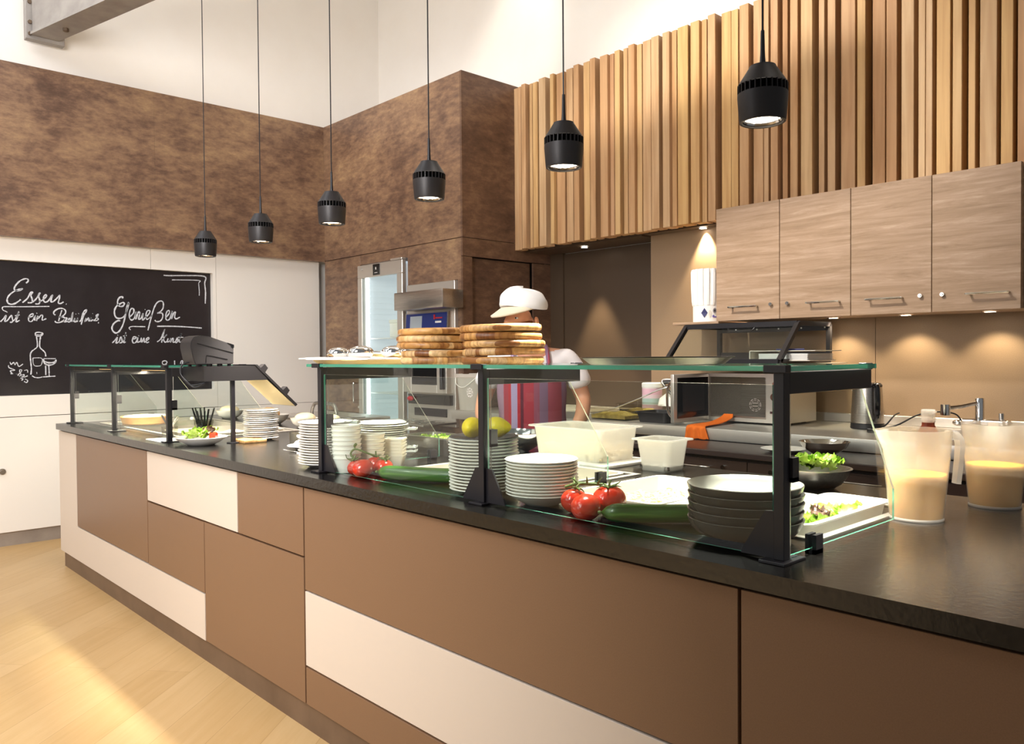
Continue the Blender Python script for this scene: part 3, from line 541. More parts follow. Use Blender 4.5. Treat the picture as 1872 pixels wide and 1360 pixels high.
# steel roof beam with bolted end plate
rb = thing('roof_beam', 'grey painted steel roof beam with bolted end plate at the upper left', 'beam', (-6.3, .1, 3.6))
dirb = Vector((.88, .21, 0)).normalized(); nb = Vector((-dirb.y, dirb.x, 0)); p0 = Vector((-6.44, .115, 3.59)); p1 = p0+dirb*4.2
bm = bmn()
for off in (-.085, .085):
    pass
prof = [(-.09, 0), (.09, 0), (.09, .018), (.008, .03), (.008, .29), (.09, .30), (.09, .32), (-.09, .32), (-.09, .30), (-.075, .29), (-.075, .03), (-.09, .018)]
loft(bm, [[p+nb*a+Vector((0, 0, z)) for a, z in prof] for p in (p0, p1)]); obj('girder', bm, M['beam'], rb, 0)
bm = bmn(); box(bm, -6.50, -6.44, 0.005, .25, 3.565, 3.95, .003, 1); obj('end_plate', bm, M['beam'], rb)
for yy, zz in ((.03, 3.68), (.03, 3.82), (.03, 3.6)):
    bm = bmn(); tube(bm, [(-6.44, yy, zz), (-6.425, yy, zz)], .014, 6); obj('bolt', bm, M['bolt'], rb, 0)
q = p0+dirb*.3
bm = bmn(); lathe(bm, [(.02, 0), (.02, -.02), (.012, -.024)], (q.x, q.y, 3.59), 6, True, True); obj('bolt', bm, M['bolt'], rb, 0)

# ================================================================ pendants
def make_pendant():
    t = thing('pendant_lamp', 'x', 'pendant lamp', (0, 0, 0), 'row of black pendant lamps over the counter')
    bm = bmn(); lathe(bm, [(.030, .132), (.0315, .128), (.0560, .090), (.0570, .088)], seg=40, cap0=True); obj('upper_shade', bm, M['black_metal'], t)
    bm = bmn(); lathe(bm, [(.049, .089), (.049, .066)], seg=40); 
    obj('vent_core', bm, M['black_matte'], t, 0)
    bm = bmn()
    for k in range(28):
        a = 2*PI*k/28; c, s = math.cos(a), math.sin(a)
        vs = []
        for z in (.0665, .0885):
            for r, w in ((.048, .0011), (.0575, .0011)):
                for sg in (-1, 1): vs.append((r*c-sg*w*s, r*s+sg*w*c, z))
        v = [bm.verts.new(p) for p in vs]
        for q in ((0, 1, 3, 2), (4, 6, 7, 5), (0, 4, 5, 1), (2, 3, 7, 6), (0, 2, 6, 4), (1, 5, 7, 3)): bm.faces.new([v[i] for i in q])
    obj('vent_fin', bm, M['black_metal'], t, 0)
    bm = bmn(); lathe(bm, [(.049, .0675), (.0575, .0675), (.0577, .060), (.0535, .006), (.052, .001), (.0495, 0), (.0465, .001), (.045, .008), (.046, .03)], seg=40); obj('lower_shade', bm, M['black_metal'], t)
    bm = bmn(); lathe(bm, [(.0452, .009), (.043, .005), (.0415, .009)], seg=40); obj('trim_ring', bm, M['steel_bright'], t)
    bm = bmn(); lathe(bm, [(.0425, .012), (.036, .024), (.02, .034), (.0005, .038)], seg=40); obj('reflector', bm, M['glow'], t)
    bm = bmn()
    for k in range(-3, 4): 
        w = math.sqrt(max(.041**2-(k*.0115)**2, 0)); box(bm, k*.0115-.0006, k*.0115+.0006, -w, w, .009, .013)
    obj('louvre', bm, M['steel_bright'], t, 0)
    bm = bmn(); lathe(bm, [(.0075, .131), (.0055, .16), (.0045, .21), (.0042, .215)], seg=14, cap0=True, cap1=True); obj('cord_grip', bm, M['black'], t)
    bm = bmn(); tube(bm, [(0, 0, .213), (0, 0, 5.0-1.868)], .0024, 8); obj('cord', bm, M['black'], t)
    return t
PEND = [(-4.241, 1.862), (-3.593, 1.867), (-2.945, 1.871), (-2.282, 1.875), (-1.631, 1.871), (-.99, 1.865), (-.345, 1.862)]
PL = ['smallest and farthest left black pendant lamp hanging before the brown wall', 'second black pendant lamp from the left, before the brown left wall', 'third black pendant lamp from the left, hanging at the brown wall corner',
      'fourth black pendant lamp from the left, above the stacked wooden boards', 'black pendant lamp hanging in front of the left part of the wooden battens', 'largest black pendant lamp, nearest, in front of the battens at upper right', 'black pendant lamp hanging straight above the stone top right of the two jugs']
p0_ = make_pendant()
for i, (x, z) in enumerate(PEND):
    o = p0_ if i == 0 else dup(p0_, (0, 0, 0))
    o.location = (x, .35, z); o['label'] = PL[i]
    lamp('pendant_spot', 'SPOT', (x, .35, z-.01), 270, (1.0, .94, .84), (x, .36, 0), spot_size=math.radians(64), spot_blend=.9, shadow_soft_size=.045)

# ================================================================ glass guards
def guard(xs, nm, lab, y0, glass_x, depth_t, ztop, edge, gus):
    t = thing(nm, lab, 'sneeze guard', (sum(xs)/len(xs), .2, CT))
    for i, x in enumerate(xs):
        bm = bmn(); box(bm, x-.011, x+.011, y0-.012, y0+.012, CT+.006, ztop-.012, .001, 1); p = obj('post', bm, M['black'], t)
        bm = bmn(); box(bm, x-.034, x+.022, y0-.03, y0+.055, CT, CT+.006, .001, 1); obj('base_plate', bm, M['black'], p)
        bm = bmn()
        for sgn in gus[i]: prism(bm, [(x+sgn*.011, CT+.006), (x+sgn*.088, CT+.006), (x+sgn*.082, CT+.02), (x+sgn*.034, CT+.098), (x+sgn*.011, CT+.1)], 'y', y0-.004, y0+.002)
        if gus[i]: obj('gusset', bm, M['black'], p, 0)
        bm = bmn(); box(bm, x-.011, x+.011, y0+.012, y0+.012+depth_t, ztop-.055, ztop-.012, .001, 1); obj('cross_arm', bm, M['black_metal'], t)
        bm = bmn(); box(bm, x-.024, x+.024, y0-.028, y0-.008, ztop-.013, ztop+.002, .001, 1); obj('glass_clip', bm, M['black'], t)
        bm = bmn(); box(bm, x-.008, x+.010, y0+depth_t-.012, y0+depth_t+.022, ztop-.013, ztop+.002, .001, 1); obj('glass_clip', bm, M['black'], t)
    bm = bmn(); edge_glass(bm, glass_x[0], glass_x[1], y0-.022, y0+depth_t+.012, ztop-.010, ztop, 2); obj('glass_shelf', bm, M['glass'], t, 0, mats=[M['glass'], M['glass_edge']])
    for a, b in zip(xs[:-1], xs[1:]):
        bm = bmn(); edge_glass(bm, a+.018, b-.018, y0-.003, y0+.003, CT+.008, ztop-.037, 1)
        f = obj('front_pane', bm, M['glass'], t, 0, mats=[M['glass'], M[edge], M['glass_edge_white']])
        bm = bmn()      # etched stamp
        cx, cz = b-.055, ztop-.078
        def ring(r0, r1, n=28):
            A = [bm.verts.new((cx+r0*math.cos(2*PI*k/n), y0-.0036, cz+r0*math.sin(2*PI*k/n))) for k in range(n)]
            Bv = [bm.verts.new((cx+r1*math.cos(2*PI*k/n), y0-.0036, cz+r1*math.sin(2*PI*k/n))) for k in range(n)]
            for k in range(n):
                if k % 3 != 2: bm.faces.new((A[k], A[(k+1) % n], Bv[(k+1) % n], Bv[k]))
        if edge == 'glass_edge':
            ring(.0085, .0095); ring(.0115, .013)
            for zz in (-.003, .003):
                v = [bm.verts.new((cx+dx, y0-.0036, cz+zz+dz)) for dx, dz in ((-.006, 0), (.006, 0), (.006, .0016), (-.006, .0016))]; bm.faces.new(v)
            obj('etched_stamp', bm, M['white_print'], f, 0)
        else: bm.free()
    for i, x in enumerate(xs):
        px_ = x+.006
        poly = [(y0+.02, CT+.012), (y0+.515, CT+.012), (y0+.515, CT+.085), (y0+.335, ztop-.05), (y0+.02, ztop-.05)]
        bm = bmn(); prism(bm, poly, 'x', px_-.0022, px_+.0022)
        bm.faces.ensure_lookup_table()
        for f in bm.faces: f.normal_update(); f.material_index = 0 if abs(f.normal.x) > .9 else (1 if (f.normal.y > .5 and f.normal.z > .1) or f.normal.y < -.5 else 2)
        e = obj('end_pane', bm, M['glass'], t, 0, mats=[M['glass'], M['glass_edge_white'], M['glass_edge']])
        for yy, zz, s1, h in ((y0+.12 if i == len(xs)-1 else y0+.48, CT+.003, .015, .036), (y0+.022, CT+.16, .012, .045)):
            bm = bmn(); box(bm, px_-.012, px_-.0035, yy-s1, yy+s1, zz-.003, zz+h); box(bm, px_+.0035, px_+.012, yy-s1, yy+s1, zz-.003, zz+h); box(bm, px_-.012, px_+.012, yy-s1, yy+s1, zz-.003, zz+.006); obj('pane_clip', bm, M['black'], e, 0)
    return t
guard([-2.55, -1.675, -.79], 'sneeze_guard', 'near glass sneeze guard on black posts carrying the wooden boards and the black tray', .07, (-2.62, -.768), .37, 1.299, 'glass_edge', [(1,), (-1, 1), (-1,)])
fg = guard([-5.665, -4.83, -4.0], 'sneeze_guard', 'far glass sneeze guard on black posts over the quiche at the left', .06, (-5.73, -3.985), .37, 1.289, 'glass', [(), (), ()])

bm = bmn(); box(bm, -5.63, -4.03, .20, .235, 1.258, 1.276, .003, 1); lb = obj('light_bar', bm, M['black_metal'], fg)
bm = bmn(); box(bm, -5.61, -4.05, .205, .230, 1.2562, 1.2578); obj('light_strip', bm, M['glow_led'], lb, 0)
lamp('light_bar_light', 'AREA', (-4.83, .22, 1.25), 26, (1.0, .87, .68), (-4.83, .225, .9), shape='RECTANGLE', size=1.5, size_y=.03)

# ================================================================ till platform
pf = thing('till_platform', 'black till shelf with tilted panel at the right end of the far glass guard', 'shelf', (-3.86, .27, CT))
bm = bmn(); prism(bm, [(.125, 1.214), (.125, 1.284), (.385, 1.284), (.445, 1.214)], 'x', -3.985, -3.73); obj('shelf_box', bm, M['black_metal'], pf, 0)
bm = bmn(); prism(bm, [(.375, 1.290), (.388, 1.290), (.600, 1.085), (.590, 1.077)], 'x', -3.985, -3.728)
d = obj('tilted_panel', bm, M['black_metal'], pf, 0)
bm = bmn(); prism(bm, [(.372, 1.277), (.372, 1.276), (.587, 1.0785), (.588, 1.0795)], 'x', -3.98, -3.735); obj('panel_underside', bm, M['lamplit_under'], d, 0)
for yy, zz in ((.415, 1.264), (.53, 1.150)):
    bm = bmn(); prism(bm, [(yy-.012, zz+.006), (yy+.012, zz-.018), (yy+.030, zz+.008), (yy+.014, zz+.028)], 'x', -3.775, -3.732); obj('ledge', bm, M['black_metal'], d, 0)
bm = bmn(); tube(bm, [(-3.745, .268, CT+.004), (-3.745, .268, 1.216)], .0125, 4); lathe(bm, [(.03, 0), (.03, .004)], (-3.745, .268, CT), 24, True, True); obj('support_post', bm, M['black'], pf)
# card terminal / receipt printer
tm = thing('till_printer', 'charcoal wedge-shaped receipt printer with white sticker on the black till shelf', 'printer', (-3.80, .17, 1.2895))
prof = [(.092, 1.294), (.274, 1.294), (.276, 1.385), (.25, 1.394), (.16, 1.424), (.115, 1.430), (.088, 1.423), (.073, 1.402), (.070, 1.375), (.082, 1.318)]
bm = bmn(); prism(bm, prof, 'x', -3.875, -3.742); bmesh.ops.bevel(bm, geom=[e for e in bm.edges], offset=.003, segments=2, affect='EDGES'); body = obj('body', bm, M['plastic_black'], tm, 25)
bm = bmn(); prism(bm, [(.0735, 1.375), (.0712, 1.375), (.0800, 1.330), (.0823, 1.330)], 'x', -3.852, -3.815); obj('sticker', bm, M['paper'], body, 0)
bm = bmn(); prism(bm, [(.245, 1.396), (.262, 1.391), (.277, 1.386), (.277, 1.372), (.262, 1.377), (.262, 1.3855)], 'x', -3.872, -3.7405); obj('paper_slot', bm, M['blackgloss'], body, 0)
bm = bmn(); tube(bm, [(-3.7415, .10, 1.392), (-3.7415, .18, 1.372), (-3.7415, .275, 1.347)], .0012, 6); tube(bm, smoothpath([(-3.7415, .14, 1.30), (-3.7415, .142, 1.328), (-3.7415, .155, 1.335), (-3.7415, .245, 1.316)], 5), .0012, 6); obj('seam', bm, M['black_matte'], body)
for x in (-3.86, -3.76):
    for y in (.11, .16, .21, .26):
        bm = bmn(); box(bm, x-.008, x+.008, y-.006, y+.006, 1.2845, 1.294); obj('foot', bm, M['black'], tm, 0)
for k, (dx, q) in enumerate(((0, .0), (.02, .01))):
    bm = bmn(); tube(bm, smoothpath([(-3.83+dx, .092, 1.305), (-3.835+dx, .065-q, 1.29), (-3.835+dx, .06-q, 1.25), (-3.81+dx, .075, 1.21), (-3.77+dx, .09, 1.197-q), (-3.74, .14, 1.208)], 6), .0032, 8); obj('cable', bm, M['black'], tm)

# ================================================================ crockery
def plate_shape(R, h, t=.004, foot=.55):
    return [(.0005, .004), (R*foot*.9, .004), (R*foot, 0.0), (R*foot+.004, .0015), (R*.86, h*.72), (R-.002, h-.0015), (R, h), (R-.003, h+.0022), (R*.84, h*.72+t+.0015), (R*foot*.92, .0045+t), (.0005, .0045+t)]
def stack(n, pos, dz, proto_fn, what, where, cat, group, jit=.0015, z0=CT, rot=0.0):
    pr = None; out = []
    for k in range(n):
        lab = ordl(n-1-k, n, what, where)
        x, y = pos[0]+random.uniform(-jit, jit), pos[1]+random.uniform(-jit, jit)
        if k == 0:
            pr = proto_fn(); pr.location = (x, y, z0); pr.rotation_euler = (0, 0, rot); tag(pr, lab, cat, group)
        else:
            pr2 = dup(pr, (x, y, z0+k*dz), rot+random.uniform(-.03, .03) if rot else random.uniform(0, 6), lab, group); out.append(pr2)
    return [pr]+out
def mkplate(nm, R, h, m, t=.004, foot=.55, seg=56):
    def f():
        bm = bmn(); lathe(bm, plate_shape(R, h, t, foot), seg=seg); return obj(nm, bm, M[m], None, 50)
    return f
CHN = 'white china stacked on the counter'
stack(17, (-1.815, .190), .0092, mkplate('plate', .105, .018, 'china'), 'white plate', 'stack carrying the lemons', 'plate', 'plates under the lemons')
PLz = CT+16*.0092+.020
bm = bmn(); lathe(bm, plate_shape(.104, .013, .003), (-1.815, .190, CT+17*.0092), 56); tag(obj('plate', bm, M['slate'], None, 50, origin=(-1.815, .19, CT+17*.0092)), 'dark grey speckled plate right under the two lemons', 'plate')
stack(12, (-1.562, .180), .0084, mkplate('deep_plate', .1005, .033, 'china', .004, .42), 'white deep coupe plate', 'stack beside the near tomatoes', 'plate', 'deep plates beside the near tomatoes', .001)
stack(15, (-3.79, .43), .0098, mkplate('plate', .086, .014, 'china'), 'white plate', 'stack right of the far till shelf', 'plate', 'plates right of the till shelf', .003)
stack(17, (-2.692, .165), .0094, mkplate('plate', .102, .016, 'china'), 'white plate', 'leftmost stack behind the left guard post', 'plate', 'plates behind the left guard post', .004)
stack(15, (-2.82, .50), .0086, mkplate('plate', .106, .016, 'china_cream'), 'ivory plate', 'stack behind the square bowls', 'plate', 'plates behind the square bowls', .004)
def bowl_fn():
    R = .125
    t = thing('bowl', 'x', 'bowl')
    bm = bmn(); lathe(bm, [(.0005, .003), (.052, .003), (.054, 0), (.058, .001), (.086, .007), (.106, .017), (.1165, .028), (.122, .039), (R-.0005, .0475), (R, .049), (R-.0015, .0505)], seg=64); obj('outer_wall', bm, M['stoneware'], t, 60)
    bm = bmn(); lathe(bm, [(R-.0015, .0505), (R-.004, .049), (.118, .039), (.112, .0285), (.101, .019), (.083, .0105), (.05, .0065), (.0005, .006)], seg=64); obj('inner_glaze', bm, M['stoneware_in'], t, 60)
    return t
stack(5, (-.950, .203), .0184, bowl_fn, 'grey stoneware bowl', 'stack at the right guard post', 'bowl', 'grey bowls at the right guard post', .0008)
def cup_fn(R, h, n_sides, m):
    def f():
        bm = bmn(); q = .76
        prof = [(.0005, .003), (R*q-.004, .003), (R*q, .002), (R*(q+.06), .012), (R-.0005, h-.006), (R+.0015, h-.005), (R+.0015, h), (R-.003, h), (R*(q+.03), .014), (R*q-.006, .008), (.0005, .007)]
        if n_sides == 0: lathe(bm, prof, seg=44)
        else:
            loops = [rrect(0, 0, 2*r, 2*r, max(min(r*.22, .02), .00004), z, 4) for r, z in prof]; loft(bm, loops, True, True)
        return obj('ramekin' if n_sides == 0 else 'square_bowl', bm, M[m], None, 40)
    return f
stack(8, (-2.489, .130), .0160, cup_fn(.051, .056, 0, 'china'), 'white round ramekin', 'tall stack behind the far tomatoes', 'ramekin', 'round ramekins behind the far tomatoes', .001)
stack(6, (-2.492, .236), .0158, cup_fn(.047, .05, 0, 'china_cream'), 'ivory round ramekin', 'middle stack behind the far tomatoes', 'ramekin', 'ivory ramekins behind the far tomatoes', .001)
stack(6, (-2.487, .335), .0118, cup_fn(.0365, .046, 4, 'china_cream'), 'small ivory square bowl', 'stack right of the ramekins', 'bowl', 'square bowls right of the ramekins', .001, rot=.75)
# forks and napkins resting on the plate stacks
def fork(loc, rz, ry, lab, grp='forks on the plate stacks'):
    bm = bmn()
    loft(bm, [[(x, s*w, z), (x, -s*w, z), (x, -s*w, z+.0025), (x, s*w, z+.0025)] for x, w, z, s in ((-.10, .006, 0, 1), (-.06, .005, .001, 1), (0, .003, .004, 1), (.025, .004, .004, 1), (.04, .011, .001, 1), (.05, .012, 0, 1))])
    for k in range(4): box(bm, .049, .088, -.011+k*.0062, -.0075+k*.0062, 0, .0022)
    o = obj('fork', bm, M['steel_bright'], None, 30); o.location = loc; o.rotation_euler = (0, ry, rz); tag(o, lab, 'fork', grp); return o
def napkin(loc, rz, sx, sy, lab, h=.004, tilt=0):
    bm = bmn()
    n = 10
    rows = []
    for i in range(n+1):
        x = (i/n-.5)*sx
        rows.append([(x, (j/6-.5)*sy, h+.003*noise.noise(Vector((x*30, j*.7, loc[0]*9)))+.002*(1+math.sin(i*1.3+j))) for j in range(7)] + [(x, (j/6-.5)*sy, 0) for j in range(6, -1, -1)])
    loft(bm, rows)
    o = obj('napkin', bm, M['linen'], None, 60); o.location = loc; o.rotation_euler = (0, tilt, rz); tag(o, lab, 'napkin', 'white napkins on the counter'); return o
zA = CT+16*.0094+.02; zB = CT+14*.0086+.02
fork((-2.645, .205, zA+.004), .8, -.08, 'steel fork on top of the leftmost plate stack')
fork((-2.79, .535, zB+.002), .9, -.03, 'steel fork lying on top of the ivory plate stack')
napkin((-2.62, .235, zA-.012), .75, .05, .05, 'white napkin corner poking out near the top of the leftmost plate stack', .008)
for k, zz in enumerate((.014, .03, .105)):
    napkin((-2.735, .585, CT+zz), .75, .05, .05, ['white napkin corner poking out at the bottom of the ivory plate stack', 'white napkin corner poking out second lowest of the ivory plate stack', 'white napkin corner poking out near the top of the ivory plate stack'][k], .006)
for k, zz in enumerate((.045, .075, .11)):
    napkin((-2.765, .11, CT+zz), .75, .035, .05, ['white napkin fold low at the left side of the leftmost plate stack', 'white napkin fold midway at the left side of the leftmost plate stack', 'white napkin fold high at the left side of the leftmost plate stack'][k], .004)

# ================================================================ vegetables
def tomato(loc, R, lab, grp, tilt=(0, 0, 0), calyx=True):
    t = thing('tomato', lab, 'tomato', (0, 0, 0), grp)
    bm = bmn(); ell(bm, (0, 0, R*.86), R, R, R*.86, 36, 20, lambda d, ph, th: 1+.022*math.cos(5*ph)*math.sin(th)**2*(.5+.5*d.z)-.16*max(0, d.z-.8)**1.0*1.4)
    obj('flesh', bm, M['tomato'], t, 80)
    if calyx:
        bm = bmn(); zt = R*1.66
        for k in range(5):
            a = 2*PI*k/5+random.random(); c, s = math.cos(a), math.sin(a); l = R*random.uniform(.6, .85)
            tube(bm, smoothpath([(0, 0, zt), (c*l*.5, s*l*.5, zt+.004), (c*l, s*l, zt+random.uniform(-.004, .014))], 4), [.0035, .0035, .003, .003, .0025, .002, .0015, .001, .0005][:9], 6)
        tube(bm, smoothpath([(0, 0, zt-.004), (.002, 0, zt+.008), (.008, .004, zt+.018)], 3), .003, 6)
        obj('calyx', bm, M['stem'], t, 60)
    t.location = loc; t.rotation_euler = tilt; return t
tomato((-1.340, .118, CT), .038, 'front tomato of the near cluster beside the deep plates', 'near tomatoes', (.3, .15, 0), False)
tomato((-1.338, .202, CT), .044, 'right rear tomato of the near cluster, beside the white pan', 'near tomatoes', (.2, -.1, 1), True)
tomato((-1.416, .145, CT), .037, 'left rear tomato of the near cluster, nearest the deep plates', 'near tomatoes', (.15, .2, 2), True)
bm = bmn(); tube(bm, smoothpath([(-1.435, .14, CT+.066), (-1.40, .15, CT+.078), (-1.375, .165, CT+.078), (-1.35, .19, CT+.076)], 5), .0042, 8)
for a, b in (((-1.40, .15, CT+.078), (-1.415, .135, CT+.094)), ((-1.38, .163, CT+.078), (-1.365, .145, CT+.10)), ((-1.36, .18, CT+.077), (-1.335, .17, CT+.098)), ((-1.41, .147, CT+.076), (-1.43, .17, CT+.092)), ((-1.39, .155, CT+.078), (-1.385, .125, CT+.074))):
    tube(bm, [a, ((a[0]+b[0])/2, (a[1]+b[1])/2, (a[2]+b[2])/2+.003), b], [.0035, .002, .0006], 6)
tag(obj('tomato_vine', bm, M['stem'], None, 60, origin=(-1.39, .19, CT+.07)), 'green vine stem lying on the near tomato cluster', 'vine')
tomato((-2.338, .106, CT), .0365, 'front large tomato of the far cluster, beside the cucumber tip', 'far tomatoes', (.2, 0, 0), False)
tomato((-2.345, .187, CT), .0315, 'right rear tomato of the far cluster, before the square bowls', 'far tomatoes', (0, .2, 0), True)
tomato((-2.405, .120, CT), .030, 'left tomato of the far cluster with the curled vine', 'far tomatoes', (0, -.2, 1), True)
tomato((-2.412, .200, CT), .033, 'hindmost tomato of the far cluster, before the ivory ramekins', 'far tomatoes', (0, 0, 2), True)
bm = bmn(); tube(bm, smoothpath([(-2.42, .115, CT+.056), (-2.43, .11, CT+.072), (-2.415, .12, CT+.088), (-2.385, .15, CT+.074), (-2.37, .18, CT+.060)], 6), .0035, 8); tube(bm, smoothpath([(-2.415, .12, CT+.088), (-2.42, .12, CT+.098), (-2.413, .122, CT+.106)], 4), [.003]*4+[.005]*5, 8); tube(bm, smoothpath([(-2.42, .115, CT+.056), (-2.435, .10, CT+.055), (-2.438, .095, CT+.07)], 4), .0015, 6)
tag(obj('tomato_vine', bm, M['stem'], None, 60, origin=(-2.42, .14, CT+.06)), 'curled green vine stem on the far tomato cluster', 'vine')
def cucumber(a, b, R, lab, bend=.01):
    a, b = Vector(a), Vector(b); ln = (b-a).length
    t = thing('cucumber', lab, 'cucumber', (0, 0, 0), 'cucumbers on the counter')
    pts = []; rr = []
    for k in range(25):
        u = k/24; e = min(u, 1-u)
        r = R*min(1, math.sqrt(max(e, .0008)/.1) if e < .1 else 1)*(1-.08*abs(u-.5))*(1+.03*math.sin(u*9))
        pts.append((u*ln, bend*math.sin(PI*u), R)); rr.append(r)
    bm = bmn(); tube(bm, pts, rr, 22); obj('skin', bm, M['cuc'], t, 80)
    bm = bmn(); tube(bm, [(-.0005, 0, R), (-.008, 0, R)], [.005, .0035], 8); obj('stalk_end', bm, M['stem'], t, 60)
    t.location = a; t.rotation_euler = (0, 0, math.atan2(b.y-a.y, b.x-a.x)); return t
cucumber((-1.290, .112, CT), (-1.055, .335, CT), .0235, 'near green cucumber between the near tomatoes and the grey bowls', -.012)
cucumber((-2.272, .116, CT), (-1.955, .275, CT), .024, 'far green cucumber between the far tomatoes and the lemon plate stack', -.01)
def lemon(loc, rz, lab, rx=0):
    bm = bmn(); ell(bm, (0, 0, 0), .0385, .031, .031, 28, 20, lambda d, ph, th: 1.0)
    for v in bm.verts:
        s = v.co.x/.0385
        if abs(s) > .72: v.co.x += math.copysign((abs(s)-.72)**1.5*.055, s)
    bmesh.ops.translate(bm, vec=(0, 0, .031), verts=bm.verts[:])
    o = obj('lemon', bm, M['lemon'], None, 80); o.location = loc; o.rotation_euler = (rx, 0, rz); tag(o, lab, 'lemon', 'two lemons on the plate stack'); return o
LZ = CT+17*.0092+.0078
lemon((-1.838, .165, LZ), -.95, 'left yellow lemon on the plate stack, left of the guard post')
lemon((-1.795, .222, LZ), .6, 'right yellow lemon on the plate stack, right of the guard post')
# small grapes by the far cucumber
for k, (dx, dy) in enumerate(((0, 0), (.028, .012), (.018, -.012), (.035, -.006))):
    bm = bmn(); ell(bm, (0, 0, .0085), .0085, .0085, .0085, 16, 10); o = obj('grape', bm, M['grape'], None, 80); o.location = (-2.02+dx, .305+dy, CT+(.012 if k == 1 else 0)); tag(o, ['leftmost dark grape behind the far cucumber', 'raised dark grape behind the far cucumber', 'front dark grape behind the far cucumber', 'rightmost dark grape behind the far cucumber'][k], 'grape', 'dark grapes behind the far cucumber')
bm = bmn(); tube(bm, smoothpath([(-2.012, .309, CT+.005), (-2.0, .312, CT+.014), (-1.99, .316, CT+.010), (-1.985, .300, CT+.008)], 4), .0016, 6); tag(obj('grape_stalk', bm, M['stem'], None, 60, origin=(-2.0, .31, CT)), 'thin grape stalk among the dark grapes', 'stalk')

def leafmesh(bm, c, R, seed, tilt, rz, ruff=.35):
    n = 10; m = Matrix.Rotation(rz, 3, 'Z') @ Matrix.Rotation(tilt, 3, 'X')
    rows = []
    for i in range(n+1):
        row = []
        for j in range(n+1):
            u, v = i/n*2-1, j/n*2-1
            r = math.sqrt(max(1-.5*v*v, 0)); x, y = u*r, v*math.sqrt(max(1-.5*u*u, 0))
            e = max(abs(u), abs(v))
            z = .25*(x*x+y*y)+ruff*e*noise.noise(Vector((x*3.1+seed, y*3.1, seed*1.7)))
            p = m @ (Vector((x, y*.75, z))*R)+Vector(c); row.append(bm.verts.new(p))
        rows.append(row)
    for i in range(n):
        for j in range(n): bm.faces.new((rows[i][j], rows[i+1][j], rows[i+1][j+1], rows[i][j+1]))
def lettuce(name, lab, c, rx, ry, nl, R, m='lettuce', z=.01, stuff=True, seed=1):
    rnd = random.Random(seed); bm = bmn()
    for k in range(nl):
        a = rnd.uniform(0, 2*PI); q = math.sqrt(rnd.random())
        leafmesh(bm, (c[0]+rx*q*math.cos(a), c[1]+ry*q*math.sin(a), c[2]+z+rnd.uniform(0, z)), R*rnd.uniform(.7, 1.15), rnd.uniform(0, 90), rnd.uniform(-.9, .9), rnd.uniform(0, 6), .55)
    o = obj(name, bm, M[m], None, 70, origin=c); tag(o, lab, 'lettuce', kind='stuff' if stuff else None); return o

# ================================================================ pans and tubs
def gn(nm, lab, x0, x1, y0, y1, z0, h, m, rim=.012, cat='food pan', taper=.012, grp=None, t=.003, rc=.025):
    cx, cy, w, d = (x0+x1)/2, (y0+y1)/2, x1-x0, y1-y0
    bm = bmn(); iw, idp = w-2*rim, d-2*rim
    L_ = [rrect(cx, cy, iw-2*taper, idp-2*taper, rc, z0), rrect(cx, cy, iw-taper, idp-taper, rc, z0+h*.5), rrect(cx, cy, iw, idp, rc, z0+h-.006), rrect(cx, cy, iw+.002, idp+.002, rc, z0+h-.004), rrect(cx, cy, w, d, rc+.008, z0+h-.004),
          rrect(cx, cy, w, d, rc+.008, z0+h), rrect(cx, cy, iw-2*t, idp-2*t, rc-.002, z0+h), rrect(cx, cy, iw-taper-2*t, idp-taper-2*t, rc-.002, z0+h*.5), rrect(cx, cy, iw-2*taper-2*t, idp-2*taper-2*t, rc-.002, z0+t)]
    loft(bm, L_, True, True)
    o = obj(nm, bm, M[m], None, 40, origin=(cx, cy, z0)); return tag(o, lab, cat, grp)
def heap(nm, lab, cat, x0, x1, y0, y1, z, h, m, seed=0, sc=60, kind='stuff', low=None, depth=.012):
    n = 30; bm = bmn(); V_ = []
    for i in range(n+1):
        r = []
        for j in range(n+1):
            u, v = i/n, j/n; x, y = x0+(x1-x0)*u, y0+(y1-y0)*v
            e = min(u, 1-u, v, 1-v)*5; e = min(1, e)
            tilt = low(u, v) if low else 1
            r.append(bm.verts.new((x, y, z+h*tilt*(.35+.65*e)*(.75+.4*noise.noise(Vector((x*14+seed, y*14, 0))))+.0035*noise.noise(Vector((x*sc*2, y*sc*2, seed))))))
        V_.append(r)
    for i in range(n):
        for j in range(n): bm.faces.new((V_[i][j], V_[i+1][j], V_[i+1][j+1], V_[i][j+1]))
    ring = [V_[i][0] for i in range(n+1)]+[V_[n][j] for j in range(1, n+1)]+[V_[i][n] for i in range(n-1, -1, -1)]+[V_[0][j] for j in range(n-1, 0, -1)]
    low_ = [bm.verts.new((v.co.x, v.co.y, z-depth)) for v in ring]
    for k in range(len(ring)): kk = (k+1) % len(ring); bm.faces.new((ring[k], low_[k], low_[kk], ring[kk]))
    bm.faces.new(low_)
    o = obj(nm, bm, M[m], None, 60, origin=((x0+x1)/2, (y0+y1)/2, z)); return tag(o, lab, cat, kind=kind)
